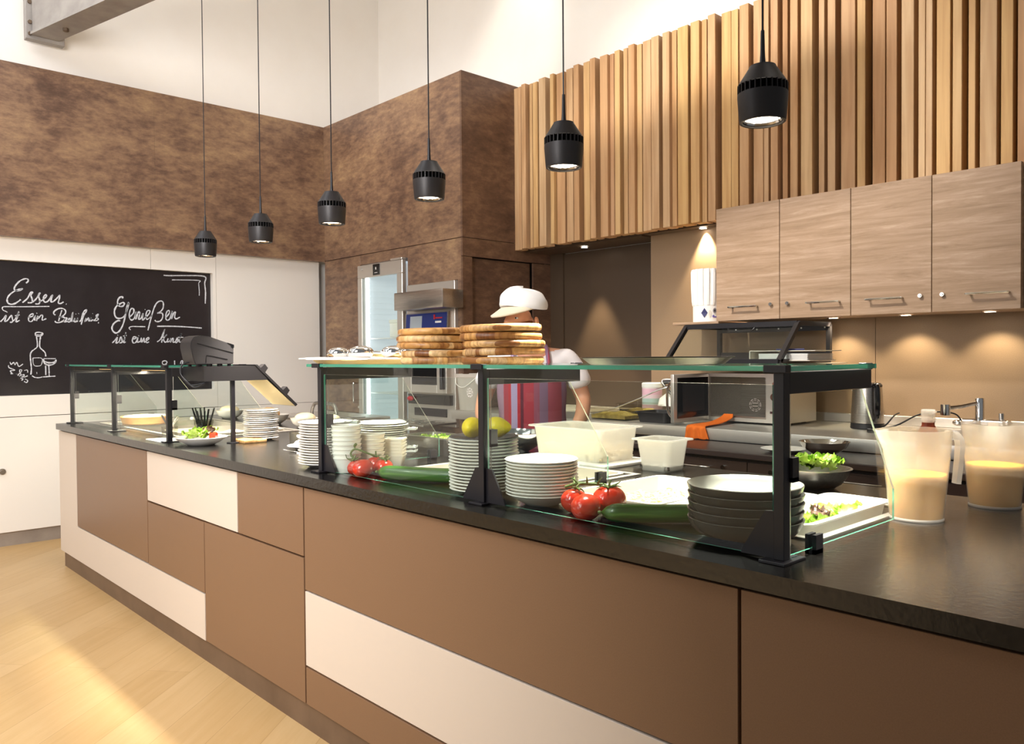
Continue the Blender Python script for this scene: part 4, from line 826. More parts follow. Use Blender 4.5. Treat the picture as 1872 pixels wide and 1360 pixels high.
# right well
gn('food_pan', 'white pan of grain salad in the right well, behind the near tomatoes', -1.605, -1.285, .325, .775, CT-.068, .082, 'polyw', grp='white pans in the right well')
heap('grain_salad', 'loose grain salad with mustard specks in the white pan behind the near tomatoes', 'salad', -1.575, -1.315, .355, .745, CT-.05, .045, 'rice', 1, low=lambda u, v: 1.0+.5*(1-v))
gn('food_pan', 'white pan of pale salad in the right well, behind the grey bowls', -1.275, -1.05, .325, .775, CT-.068, .082, 'polyw', grp='white pans in the right well')
heap('egg_salad', 'pale yellow salad heaped in the white pan behind the grey bowls', 'salad', -1.25, -1.075, .355, .745, CT-.05, .05, 'custard', 2)
gn('food_pan', 'white pan of lettuce at the right end of the right well', -1.04, -.862, .325, .79, CT-.060, .082, 'polyw', grp='white pans in the right well')
lettuce('lettuce', 'green lettuce leaves in the white pan at the right end', (-.95, .56, CT-.035), .045, .17, 26, .032, z=.018, seed=4)
for k, (x, y, s) in enumerate(((-.925, .50, 1), (-.945, .53, 2))):
    bm = bmn(); leafmesh(bm, (x, y, CT+.018), .026, s*5, .3, s, .7); tag(obj('red_lettuce_leaf', bm, M['lettuce_dark'], None, 70, origin=(x, y, CT+.018)), ['front dark red lettuce leaf on the right lettuce pan', 'rear dark red lettuce leaf on the right lettuce pan'][k], 'lettuce leaf', 'dark leaves on the right lettuce pan')
# middle well
gn('food_pan', 'flat steel pan lying in the well behind the far cucumber', -2.375, -1.735, .285, .765, CT-.045, .052, 'steel_pale')
heap('vegetable_salad', 'pale salad in the steel pan behind the lemon plate stack', 'salad', -2.33, -1.78, .33, .72, CT-.036, .022, 'custard', 5)
# steel pan with cress
gn('food_pan', 'deep steel pan of chopped lettuce behind the ivory plates', -2.86, -2.545, .62, .80, CT, .075, 'steel')
lettuce('lettuce', 'chopped green lettuce in the deep steel pan behind the ivory plates', (-2.70, .71, CT+.045), .12, .055, 30, .02, z=.012, seed=8)
# corn tub and small tub on the rear of the counter
bm = bmn(); box(bm, -2.34, -1.87, .806, 1.095, CT, CT+.012, .003, 2); tag(obj('cutting_board', bm, M['polyw'], None, 30, origin=(-2.1, .95, CT)), 'white cutting board under the large milky tub', 'cutting board')
gn('food_tub', 'large milky white tub of chickpeas on the rear of the counter', -2.29, -1.90, .815, 1.085, CT+.012, .125, 'frost_white', cat='tub', rim=.02)
rnd = random.Random(5); bm = bmn()
for k in range(900):
    x, y = rnd.uniform(-2.255, -1.935), rnd.uniform(.85, 1.05); z = CT+.018+rnd.random()*.06*(.6+.4*rnd.random())
    ell(bm, (x, y, z), .0058, .0055, .005, 6, 4)
tag(obj('chickpeas', bm, M['corn'], None, 80, origin=(-2.1, .95, CT+.02)), 'pale chickpeas filling the large milky tub', 'chickpeas', kind='stuff')
gn('food_tub', 'small milky white tub with dark seeds on the rear of the counter', -1.815, -1.635, .865, 1.03, CT, .112, 'frost_white', cat='tub', rim=.017)
heap('seed_mix', 'dark seed mix at the bottom of the small milky tub', 'seeds', -1.785, -1.665, .895, 1.0, CT+.014, .018, 'darkfood', 4, depth=.008)
# steel bowls
def steelbowl(nm, lab, c, R, h, m='steel_bright'):
    bm = bmn(); lathe(bm, [(.0005, 0), (R*.5, 0), (R*.75, h*.25), (R*.93, h*.65), (R, h-.002), (R+.006, h-.002), (R+.006, h), (R-.001, h), (R*.92, h*.66), (R*.74, h*.27+.001), (R*.49, .002), (.0005, .002)], c, 56)
    return tag(obj(nm, bm, M[m], None, 50, origin=c), lab, 'bowl')
steelbowl('mixing_bowl', 'wide steel mixing bowl on the counter in front of the cook', (-2.52, .955, CT), .145, .085)
steelbowl('mixing_bowl', 'small steel bowl of lettuce on the counter behind the right glass pane', (-1.16, .955, CT), .098, .062, 'steel')
lettuce('lettuce', 'bright lettuce heaped in the small steel bowl behind the right glass pane', (-1.16, .955, CT+.05), .06, .06, 26, .032, z=.02, seed=3)

# ================================================================ jugs of dressing
def make_jug():
    t = thing('measuring_jug', 'x', 'jug', (0, 0, 0), 'translucent jugs of yellow dressing')
    r0, r1, h = .060, .080, .220
    def R(z): return r0+(r1-r0)*(z/h)**.9
    bm = bmn(); seg = 64; loops = []
    prof = [(0.0, -.004, 1)]
    def spout(a, z):
        d = math.cos(a-PI); k = max(0, (z/h-.72)/.28)
        return max(0, (d-.86)/.14)**1.3*.026*k**1.2
    zs = [0, .004, .02, .06, .10, .14, .17, .19, .205, h]
    for z in zs: loops.append([((R(z)+spout(2*PI*i/seg, z))*math.cos(2*PI*i/seg), (R(z)+spout(2*PI*i/seg, z))*math.sin(2*PI*i/seg), z) for i in range(seg)])
    for z in reversed(zs[1:]): loops.append([((R(z)-.0022+spout(2*PI*i/seg, z))*math.cos(2*PI*i/seg), (R(z)-.0022+spout(2*PI*i/seg, z))*math.sin(2*PI*i/seg), z if z > .004 else .0045) for i in range(seg)])
    loft(bm, loops, True, True); obj('vessel', bm, M['frost'], t, 50)
    bm = bmn(); lathe(bm, [(r0+.0015, 0), (r0+.0025, .003), (r0+.001, .007)], seg=64); obj('base_ring', bm, M['frost_white'], t, 60)
    bm = bmn()
    path = [((R(.205)-.002), .205), (R(.2)+.018, .203), (R(.2)+.028, .196), (R(.2)+.031, .18), (R(.2)+.027, .13), (R(.2)+.022, .085)]
    loops = []
    for i, (x, z) in enumerate(path):
        a, b = path[max(i-1, 0)], path[min(i+1, len(path)-1)]; tx, tz = b[0]-a[0], b[1]-a[1]; ln = math.hypot(tx, tz); nx, nz = -tz/ln, tx/ln
        th, w = .006, .0125-.001*max(0, i-3)
        if i < 2: th = .010
        loops.append([(x+nx*th*q, w*s, z+nz*th*q) for q, s in ((1, -1), (1.25, 0), (1, 1), (-1, 1), (-1.1, 0), (-1, -1))])
    loft(bm, loops); obj('handle', bm, M['frost_white'], t, 50)
    zl = .112
    bm = bmn(); lathe(bm, [(.0005, .0052), (r0-.004, .0052)]+[(R(z)-.0032, z) for z in (.02, .05, .08, zl-.003)]+[(R(zl)-.005, zl), (.0005, zl)], seg=56); obj('dressing', bm, M['dressing'], t, 50)
    return t
jug = make_jug(); jug.location = (-.772, .693, CT); jug.rotation_euler = (0, 0, math.atan2(.75, .66)); jug['label'] = 'nearer translucent jug of yellow dressing with its handle to the right'
dup(jug, (-.690, 1.005, CT), math.atan2(.95, -.32), 'translucent jug of yellow dressing at the right edge, behind the other jug')
sb = thing('sauce_bottle', 'brown sauce bottle with clear cap standing behind the nearer jug', 'bottle', (-.862, 1.02, CT))
bx, by = -.862, 1.02
bm = bmn(); lathe(bm, [(.0005, 0), (.028, 0), (.030, .003), (.030, .158), (.029, .176), (.021, .196), (.0165, .204), (.0165, .216), (.0005, .216)], (bx, by, CT), 32); obj('bottle_body', bm, M['sauce'], sb, 40)
bm = bmn(); lathe(bm, [(.0305, .03), (.0307, .03), (.0307, .12), (.0305, .12)], (bx, by, CT), 32); obj('bottle_label', bm, M['white_print'], sb, 40)
bm = bmn(); lathe(bm, [(.0306, .03), (.0309, .03), (.0309, .06), (.0306, .06)], (bx, by, CT), 32); obj('label_band', bm, M['blackgloss'], sb, 40)
bm = bmn(); lathe(bm, [(.0175, .212), (.0185, .214), (.0185, .244), (.017, .248), (.0005, .248)], (bx, by, CT), 28); box(bm, bx, bx+.022, by-.004, by+.004, CT+.240, CT+.245); obj('flip_cap', bm, M['frost_white'], sb, 40)

# ================================================================ on the glass shelf
GZ = 1.2992
def board_fn(R, h):
    def f():
        bm = bmn(); lathe(bm, [(.0005, 0), (R-.006, 0), (R-.001, .004), (R, .008), (R, h-.008), (R-.002, h-.003), (R-.008, h), (.0005, h)], seg=72); return obj('serving_board', bm, M['acacia'], None, 45)
    return f
def boards(pos, offs, tilts, where):
    z = GZ; fn = board_fn(.1225, .0215); pr = fn()
    for k in range(5):
        o = pr if k == 0 else dup(pr, (0, 0, 0))
        o.location = (pos[0]+offs[k][0], pos[1]+offs[k][1], z+.130*(abs(tilts[k][0])+abs(tilts[k][1])))
        o.rotation_euler = (tilts[k][0], tilts[k][1], [.3, 2.1, 4.0, 5.2, 1.2][k]+pos[0])
        tag(o, ordl(4-k, 5, 'round acacia serving board', where), 'wooden board', 'round acacia boards')
        z += .0218+.130*(abs(tilts[k][0])+abs(tilts[k][1]))*1.1
boards((-2.100, .235), [(.004, .004), (.005, .005), (-.006, -.004), (-.006, -.005), (-.002, -.002)], [(0, 0), (.0, .0), (.012, .012), (.0, .0), (.012, .0)], 'left pile on the glass shelf')
boards((-1.768, .225), [(.002, .0), (.003, .003), (.004, .003), (-.003, -.003), (-.004, -.003)], [(0, 0), (.01, -.02), (0, .0), (-.0, .0), (.02, .0)], 'right pile on the glass shelf')
tr = thing('serving_tray', 'black gloss oval tray with turned-out rim on the right half of the glass shelf', 'tray', (-1.23, .25, GZ))
bm = bmn(); lathe(bm, [(.0005, .001), (.150, .001), (.155, 0), (.160, .0015), (.176, .015), (.182, .0165), (.1825, .0185), (.175, .018), (.158, .004), (.0005, .0035)], (-1.23, .25, GZ), 72, sx=1.12, sy=.88); obj('tray_body', bm, M['tray_black'], tr, 40)
ct = thing('cutlery_tray', 'pale wooden tray with napkin and serving spoons at the left end of the glass shelf', 'tray', (-2.47, .22, GZ))
bm = bmn(); loft(bm, [rrect(-2.475, .215, .27, .27, .02, GZ), rrect(-2.475, .215, .30, .30, .03, GZ+.012), rrect(-2.475, .215, .30, .30, .03, GZ+.014), rrect(-2.475, .215, .286, .286, .025, GZ+.013), rrect(-2.475, .215, .26, .26, .02, GZ+.004)]); obj('tray_body', bm, M['tray_yellow'], ct, 40)
bm = bmn()
rows = []
for i in range(25):
    u = i/24; x = -2.70+.29*u
    top = .020+.004*math.sin(u*5)+(.007*math.exp(-((u-.80)/.07)**2))
    lp = [(x+.02*(j/8), .06+.20*j/8, GZ+top+.002*noise.noise(Vector((x*25, j*.6, 2)))) for j in range(9)]+[(x+.02*(j/8), .06+.20*j/8, GZ+.0145+(.003 if u < .2 else 0)) for j in range(8, -1, -1)]
    rows.append(lp)
loft(bm, rows); tag(obj('napkin', bm, M['linen'], None, 60, origin=(-2.56, .16, GZ+.014)), 'large folded white napkin draped over the pale tray on the glass shelf', 'napkin')
bm = bmn(); rows = []
for i in range(17):
    u = i/16; x = -2.40+.14*u; top = .017+.003*math.sin(u*7)
    rows.append([(x, .075+.18*j/8, GZ+top+.002*noise.noise(Vector((x*25, j*.6, 7)))) for j in range(9)]+[(x, .075+.18*j/8, GZ+.0142) for j in range(8, -1, -1)])
loft(bm, rows); tag(obj('napkin', bm, M['linen'], None, 60, origin=(-2.33, .16, GZ+.014)), 'thin white napkin under the spoons beside the wooden boards', 'napkin')
def spoon(loc, rz, lab, ry=0):
    bm = bmn(); 
    ell(bm, (0, 0, .004), .043, .034, .024, 28, 14, lambda d, ph, th: 1+.10*max(0, -d.x))
    tube(bm, smoothpath([(-.036, 0, .002), (-.06, 0, .004), (-.12, 0, -.004), (-.2, 0, -.008)], 4), [.005]*5+[.0045]*4+[.005]*4, 8)
    o = obj('serving_spoon', bm, M['chrome'], None, 70); o.location = loc; o.rotation_euler = (0, ry, rz); return tag(o, lab, 'spoon', 'polished serving spoons on the tray')
spoon((-2.70, .225, GZ+.034), 4.0, 'leftmost polished serving spoon on the large napkin')
spoon((-2.575, .245, GZ+.036), 3.9, 'second polished serving spoon from the left, on the napkin edge')
spoon((-2.455, .17, GZ+.036), 4.2, 'front polished serving spoon nearest the wooden boards')
spoon((-2.42, .285, GZ+.036), 4.0, 'rear polished serving spoon beside the wooden boards')
spoon((-2.33, .30, GZ+.032), 4.3, 'polished serving spoon partly hidden behind the left board pile')
spoon((-2.645, .275, GZ+.033), 4.0, 'rear polished serving spoon just right of the leftmost one')

# ================================================================ far bay of the counter
qt = thing('quiche', 'round golden quiche with pale topping under the far glass guard', 'quiche', (-5.17, .345, CT+.004))
bm = bmn(); lathe(bm, [(.0005, 0), (.15, 0), (.17, .003), (.176, .008), (.165, .008), (.0005, .005)], (-5.17, .345, CT+.004), 56); obj('platter', bm, M['steel_bright'], qt, 40)
bm = bmn(); lathe(bm, [(.0005, .009), (.134, .009), (.148, .05), (.144, .053), (.138, .046), (.0005, .046)], (-5.17, .345, CT+.004), 60); obj('crust', bm, M['crust'], qt, 40)
bm = bmn(); lathe(bm, [(.138, .046), (.12, .056), (.06, .060), (.0005, .061)], (-5.17, .345, CT+.004), 60); obj('filling', bm, M['custard'], qt, 70)
def jar(x, y, R, h, lab):
    bm = bmn(); lathe(bm, [(.0005, 0), (R*.92, 0), (R*.94, .003), (R, h), (R-.002, h), (R*.94-.003, .006), (.0005, .006)], (x, y, CT), 36); return tag(obj('glass_tumbler', bm, M['jar_glass'], None, 40, origin=(x, y, CT)), lab, 'glass', 'glass tumblers on the counter')
jar(-4.20, .135, .040, .060, 'low glass tumbler with forks behind the salad plate')
jar(-4.185, .305, .050, .085, 'tall glass tumbler with black stirrers behind the salad plate')
jar(-3.43, .43, .030, .062, 'small glass tumbler behind the cauliflower plate')
for k in range(13):
    a = 2*PI*k/13; x, y = -4.185+.02*math.cos(a)*(.4+.6*(k % 3)/2), .305+.02*math.sin(a)*(.4+.6*(k % 2))
    bm = bmn(); tube(bm, [(x, y, CT+.008), (x+.045*math.cos(a+.4)*(.5+.5*(k % 3)/2), y+.04*math.sin(a+.4), CT+.142+.008*math.sin(k*3))], .0042, 8)
    tag(obj('stirrer', bm, M['blackgloss'], None, 60, origin=(x, y, CT+.008)), 'black stirrer standing in the tall glass tumbler behind the salad', 'stirrer', 'black stirrers in the tall tumbler')
for k, (a, l, mt) in enumerate(((3.7, .10, 'blackgloss'), (3.9, .105, 'blackgloss'), (.6, .10, 'steel_bright'), (.9, .095, 'steel_bright'), (.3, .09, 'steel_bright'))):
    bm = bmn(); x, y = -4.20-.02*math.cos(a), .135-.02*math.sin(a)
    tube(bm, [(x, y, CT+.008), (x+.045*math.cos(a)*1.4, y+.045*math.sin(a)*1.4, CT+l+.014)], [.002, .0045], 8)
    tag(obj('fork', bm, M[mt], None, 60, origin=(x, y, CT+.008)), ['outer dark handled fork leaning left in the low tumbler', 'inner dark handled fork leaning left in the low tumbler', 'first steel fork leaning right in the low tumbler', 'second steel fork leaning right in the low tumbler', 'third steel fork leaning right in the low tumbler'][k], 'fork', 'forks in the low tumbler')
# salad plate
SX, SY = -3.775, .125
sp_ = (SX, SY, CT)
bm = bmn(); lathe(bm, [(.0005, .004), (.052, .004), (.055, 0), (.06, .001), (.09, .016), (.118, .036), (.120, .038), (.117, .039), (.088, .021), (.056, .009), (.0005, .008)], sp_, 56); tag(obj('deep_plate', bm, M['china'], None, 50, origin=sp_), 'white deep plate holding the mixed salad, right of the far guard post', 'plate')
lettuce('lettuce', 'green lettuce leaves of the mixed salad on the deep plate', (SX-.01, SY, CT+.03), .06, .06, 22, .034, z=.016, seed=11)
for k, (dx, dy, s) in enumerate(((.02, .03, 1), (.035, .025, 3))):
    bm = bmn(); leafmesh(bm, (SX+dx, SY+dy, CT+.065-.012*k), .03, s*3, 1.0, s, .6); tag(obj('red_lettuce_leaf', bm, M['lettuce_dark'], None, 70, origin=(SX+dx, SY+dy, CT+.06)), ['upper dark red leaf standing on the mixed salad', 'lower dark red leaf on the mixed salad'][k], 'lettuce leaf', 'dark leaves on the mixed salad')
bm = bmn(); prism(bm, [(-.022, 0), (.022, 0), (.016, .02), (0, .028), (-.016, .02)], 'x', -.014, .014); o = obj('tomato_wedge', bm, M['tomato'], None, 30); o.location = (SX+.062, SY+.035, CT+.034); o.rotation_euler = (0, 0, .8); tag(o, 'red tomato wedge at the right side of the mixed salad', 'tomato')
bm = bmn(); lathe(bm, [(.0005, 0), (.022, 0), (.0235, .001), (.0235, .006), (.022, .007), (.0005, .007)], seg=28); o = obj('cucumber_slice', bm, M['cuc_flesh'], None, 40); o.location = (SX-.075, SY-.03, CT+.036); o.rotation_euler = (.5, -.35, 0); tag(o, 'pale cucumber slice at the left side of the mixed salad', 'cucumber slice')
bm = bmn(); box(bm, -3.80, -3.66, .285, .40, CT, CT+.016, .004, 2); tag(obj('wooden_board', bm, M['acacia'], None, 30, origin=(-3.73, .34, CT)), 'small wooden board behind the salad plate at the till post', 'wooden board')
# cauliflower plate
CX, CY = -3.235, .395
bm = bmn(); lathe(bm, plate_shape(.098, .018), (CX, CY, CT), 56); tag(obj('plate', bm, M['china'], None, 50, origin=(CX, CY, CT)), 'white plate holding the cauliflower salad, left of the near glass guard', 'plate')
rnd = random.Random(9); bm = bmn()
for k in range(60):
    a, q = rnd.uniform(0, 6.28), math.sqrt(rnd.random())*.06; r = rnd.uniform(.010, .016)
    ell(bm, (CX+q*math.cos(a), CY+q*math.sin(a), CT+.018+(.06-q)*.7*rnd.random()+.004), r, r, r*.85, 10, 7, lambda d, ph, th: 1+.25*noise.noise(d*3+Vector((k, 0, 0))))
tag(obj('cauliflower_salad', bm, M['cauli'], None, 70, origin=(CX, CY, CT+.015)), 'pale cauliflower salad heaped on the white plate', 'salad', kind='stuff')
bm = bmn()
for k in range(5): leafmesh(bm, (CX-.012+.006*k, CY-.012, CT+.07+.004*(k % 2)), .017, k*2.3, .6, k*1.3, .8)
tag(obj('parsley', bm, M['lettuce'], None, 70, origin=(CX, CY, CT+.07)), 'green parsley sprig on top of the cauliflower salad', 'parsley')
# food along the far well
def roll(loc, R, h, m, lab, nm='bread_roll', cat='bread roll'):
    bm = bmn(); ell(bm, (0, 0, h/2), R, R*.85, h/2, 24, 14, lambda d, ph, th: 1+.03*noise.noise(d*4)); o = obj(nm, bm, M[m], None, 80); o.location = loc; return tag(o, lab, cat)
FB = [(-4.62, .86, .10, .05, 'bowl of bread rolls'), (-4.33, .90, .085, .055, 'bowl'), (-5.35, .92, .09, .05, 'bowl')]
steel_rolls = None
bm = bmn(); lathe(bm, [(.0005, 0), (.05, 0), (.09, .03), (.105, .06), (.102, .06), (.086, .032), (.045, .004), (.0005, .004)], (-4.62, .90, CT), 44); tag(obj('serving_bowl', bm, M['china'], None, 50, origin=(-4.62, .9, CT)), 'white bowl holding a bread roll behind the black stirrers', 'bowl')
roll((-4.64, .89, CT+.02), .075, .085, 'bread', 'golden bread roll in the white bowl behind the black stirrers')
for k, (x, y, R) in enumerate(((-4.26, .93, .085), (-4.02, .965, .07), (-5.30, .93, .09))):
    bm = bmn(); lathe(bm, [(.0005, 0), (R*.5, 0), (R*.85, .025), (R, .055), (R-.003, .055), (R*.82, .028), (R*.45, .004), (.0005, .004)], (x, y, CT), 40); tag(obj('serving_bowl', bm, M['china'], None, 50, origin=(x, y, CT)), ['white bowl heaped with pale spread left of the till post', 'small white bowl of spread right of the till post', 'white bowl of spread at the far left end of the counter'][k], 'bowl')
    roll((x, y, CT+.025), R*.8, .062, 'custard', ['pale spread mounded in the bowl left of the till post', 'pale spread mounded in the small bowl right of the till post', 'pale spread mounded in the bowl at the far left end'][k], 'spread', 'spread')
gn('food_pan', 'steel pan of pale dish in the far well near the till', -4.60, -4.15, .24, .76, CT-.05, .062, 'steel_pale', grp='steel pans in the far well')
heap('casserole', 'pale baked dish in the far steel pan near the till', 'casserole', -4.56, -4.19, .28, .72, CT-.03, .03, 'custard', 9)
gn('food_pan', 'steel pan of pale dish in the far well beyond the quiche', -5.48, -5.22, .24, .76, CT-.05, .062, 'steel_pale', grp='steel pans in the far well')
heap('casserole', 'pale baked dish in the far steel pan at the left end', 'casserole', -5.45, -5.25, .28, .72, CT-.03, .03, 'custard', 12)
bm = bmn(); box(bm, -4.24, -4.02, .03, .15, CT, CT+.002); tag(obj('paper_note', bm, M['paper'], None, 0, origin=(-4.1, .09, CT)), 'flat white paper lying under the far guard post beside the salad plate', 'paper')
# steel dish dispenser with push bar, behind the counter on the left
dd = thing('dish_trolley', 'steel trolley with an arched push bar standing at the left behind the counter', 'trolley', (-5.45, 1.75, 0))
bm = bmn(); box(bm, -5.85, -5.0, 1.55, 2.0, .10, .86, .02, 3); obj('body', bm, M['steel_pale'], dd)
bm = bmn(); box(bm, -5.87, -4.98, 1.53, 2.02, .862, .885, .01, 3); obj('top', bm, M['steel_pale'], dd)
bm = bmn(); tube(bm, smoothpath([(-5.50, 1.66, .88), (-5.495, 1.66, .93), (-5.46, 1.66, .972), (-5.40, 1.66, .982), (-5.24, 1.66, .982), (-5.18, 1.66, .972), (-5.145, 1.66, .93), (-5.14, 1.66, .88)], 5), .013, 12); obj('push_bar', bm, M['steel'], dd)
for x in (-5.78, -5.07):
    for y in (1.61, 1.94):
        bm = bmn(); tube(bm, [(x, y-.015, .05), (x, y+.015, .05)], .05, 20); obj('castor', bm, M['black'], dd, 40)

# ================================================================ fridge and oven
fr = thing('glass_door_fridge', 'lit upright fridge with a glass door and black display in the brown wall', 'fridge', (-5.57, 2.5, 0))
bm = bmn()
y0, y1 = 2.32, 2.36
for q in ((-5.895, -5.245, 1.985, 2.092), (-5.895, -5.245, .10, .22), (-5.895, -5.83, .22, 1.985), (-5.32, -5.245, .22, 1.985)): box(bm, q[0], q[1], y0, y1, q[2], q[3], .004, 1)
dr = obj('door_frame', bm, M['steel_pale'], fr)
bm = bmn(); box(bm, -5.83, -5.32, 2.335, 2.342, .22, 1.985); obj('door_glass', bm, M['glass'], dr, 0)
bm = bmn(); box(bm, -5.655, -5.555, 2.316, 2.321, 1.995, 2.085, .002, 1); obj('display', bm, M['blackgloss'], dr)
bm = bmn(); box(bm, -5.612, -5.602, 2.3135, 2.3165, 2.04, 2.06); box(bm, -5.625, -5.585, 2.3135, 2.3165, 2.012, 2.016); obj('display_digit', bm, M['white_print'], dr, 0)
bm = bmn(); tube(bm, [(-5.82, 2.32, 2.055), (-5.82, 2.314, 2.055)], .011, 14); obj('lock', bm, M['chrome'], dr)
bm = bmn(); box(bm, -5.40, -5.245, 2.315, 2.36, 2.093, 2.108, .003, 1); obj('hinge', bm, M['steel_pale'], fr)
bm = bmn(); box(bm, -5.88, -5.255, 2.86, 2.88, .1, 2.08); box(bm, -5.88, -5.86, 2.365, 2.86, .1, 2.08); box(bm, -5.275, -5.255, 2.365, 2.86, .1, 2.08); box(bm, -5.88, -5.255, 2.365, 2.86, 2.06, 2.08); box(bm, -5.88, -5.255, 2.365, 2.86, .1, .14)
for k in range(38): box(bm, -5.858, -5.853, 2.42, 2.86, .2+k*.048, .215+k*.048)
for k in range(38): box(bm, -5.86, -5.275, 2.852, 2.862, .2+k*.048, .212+k*.048)
obj('liner', bm, M['fridge_in'], fr, 0)
bm = bmn(); box(bm, -5.845, -5.815, 2.37, 2.385, .18, 2.0); obj('light_tube', bm, M['fridge_led'], fr, 0)
for zz in (.62, 1.02, 1.48):
    bm = bmn()
    for k in range(20): tube(bm, [(-5.85+k*.0305, 2.42, zz), (-5.85+k*.0305, 2.85, zz)], .003, 6)
    for y in (2.42, 2.84): tube(bm, [(-5.86, y, zz-.004), (-5.275, y, zz-.004)], .004, 6)
    obj('wire_shelf', bm, M['white_print'], fr, 40)
bm = bmn(); box(bm, -5.60, -5.30, 2.44, 2.70, 1.485, 1.62, .006, 2); box(bm, -5.605, -5.295, 2.435, 2.705, 1.60, 1.63, .004, 1); tag(obj('storage_box', bm, M['polyw'], None, 30, origin=(-5.45, 2.57, 1.485)), 'white lidded box on the upper shelf inside the lit fridge', 'box')
bm = bmn()
for k in range(6): leafmesh(bm, (-5.36+.01*k, 2.55, 1.665+.01*(k % 3)), .028, k, .6, k, .6)
tag(obj('herb_bunch', bm, M['lettuce'], None, 70, origin=(-5.35, 2.55, 1.63)), 'small green herb bunch on the white box in the fridge', 'herbs')
bm = bmn(); lathe(bm, [(.0005, 0), (.05, 0), (.055, .10), (.052, .10), (.047, .004), (.0005, .004)], (-5.42, 2.5, 1.025), 28); tag(obj('glass_dish', bm, M['jar_glass'], None, 40, origin=(-5.42, 2.5, 1.025)), 'clear glass dish on the lower shelf inside the fridge', 'glass')
ov = thing('combi_oven', 'tall steel combination oven with blue control panel beside the fridge', 'oven', (-4.9, 2.5, .8))
bm = bmn(); box(bm, -5.198, -4.602, 2.33, 2.88, .80, 1.88, .003, 1); obj('oven_body', bm, M['steel_pale'], ov)
bm = bmn(); box(bm, -5.10, -4.50, 2.14, 2.33, 1.672, 1.805, .006, 2); obj('extractor_hood', bm, M['steel'], ov)
bm = bmn(); prism(bm, [(2.29, 1.655), (2.33, 1.655), (2.33, 1.40), (2.275, 1.40)], 'x', -5.16, -4.625); cp = obj('control_frame', bm, M['steel'], ov, 0)
bm = bmn(); prism(bm, [(2.287, 1.648), (2.292, 1.648), (2.277, 1.408), (2.272, 1.408)], 'x', -5.145, -4.64); obj('control_panel', bm, M['blue_panel'], cp, 0)
bm = bmn(); prism(bm, [(2.2845, 1.63), (2.288, 1.63), (2.2765, 1.44), (2.273, 1.44)], 'x', -5.09, -4.94); obj('screen', bm, M['lcd'], cp, 0)
bm = bmn(); box(bm, -4.79, -4.775, 2.2795, 2.2845, 1.60, 1.635); box(bm, -4.77, -4.69, 2.2795, 2.2845, 1.604, 1.614); obj('red_logo', bm, M['red'], cp, 0)
bm = bmn(); box(bm, -4.77, -4.70, 2.278, 2.283, 1.572, 1.586); lathe(bm, [(.0005, 0), (.018, 0), (.018, .004), (.0005, .004)], (0, 0, 0), 20); 
for v in bm.verts[-80:]: x, y, z = v.co; v.co = (-4.715+x, 2.2795-z-.004, 1.49+y)
obj('white_mark', bm, M['white_print'], cp, 0)
bm = bmn()
for q in ((-5.16, -5.06, 1.05, 1.385), (-4.74, -4.625, 1.05, 1.385), (-5.06, -4.74, 1.05, 1.11), (-5.06, -4.74, 1.34, 1.385)): box(bm, q[0], q[1], 2.265, 2.33, q[2], q[3], .002, 1)
dr = obj('oven_door', bm, M['steel_pale'], ov)
bm = bmn(); box(bm, -5.06, -4.74, 2.275, 2.29, 1.11, 1.34); obj('door_window', bm, M['blackgloss'], dr, 0)
bm = bmn(); box(bm, -4.665, -4.64, 2.23, 2.265, 1.08, 1.36, .004, 1); obj('door_handle', bm, M['black'], dr)
bm = bmn(); box(bm, -5.15, -4.63, 2.30, 2.335, .96, 1.035); obj('black_vent', bm, M['blackgloss'], ov, 0)
bm = bmn(); ell(bm, (-5.10, 2.285, 1.0), .035, .02, .02, 14, 8); obj('red_knob', bm, M['red'], ov)
bm = bmn(); box(bm, -5.10, -4.70, 2.322, 2.332, .87, .93); obj('lower_grille', bm, M['black'], ov, 0)
bm = bmn(); box(bm, -5.16, -4.585, 2.02, 2.33, .825, .842, .003, 1); obj('drip_shelf', bm, M['steel'], ov)
bm = bmn()
for i in range(4):
    for j in range(2): lathe(bm, [(.05, .0165), (.046, .019), (.0005, .020)], (-5.08+.14*i, 2.1+.14*j, .825), 24)
obj('shelf_dimple', bm, M['steel_bright'], ov)
bk = thing('bucket', 'white plastic bucket with a bail, standing in for a glass reflection, back counter left', 'bucket', (-4.44, 2.355, .935))  # solid bucket built where a reflection appears in the guard glass
bx, by, bz = -4.44, 2.355, .9355
bm = bmn(); lathe(bm, [(.0005, 0), (.088, 0), (.092, .004), (.112, .235), (.122, .238), (.122, .262), (.116, .262), (.108, .236), (.089, .006), (.0005, .006)], (bx, by, bz), 44); obj('pail', bm, M['frost_white'], bk, 40)
bm = bmn(); tube(bm, smoothpath([(bx-.08, by-.082, bz+.24), (bx-.02, by-.13, bz+.19), (bx+.06, by-.125, bz+.17), (bx+.11, by-.05, bz+.24)], 6), .003, 8); obj('bail', bm, M['polyw'], bk)

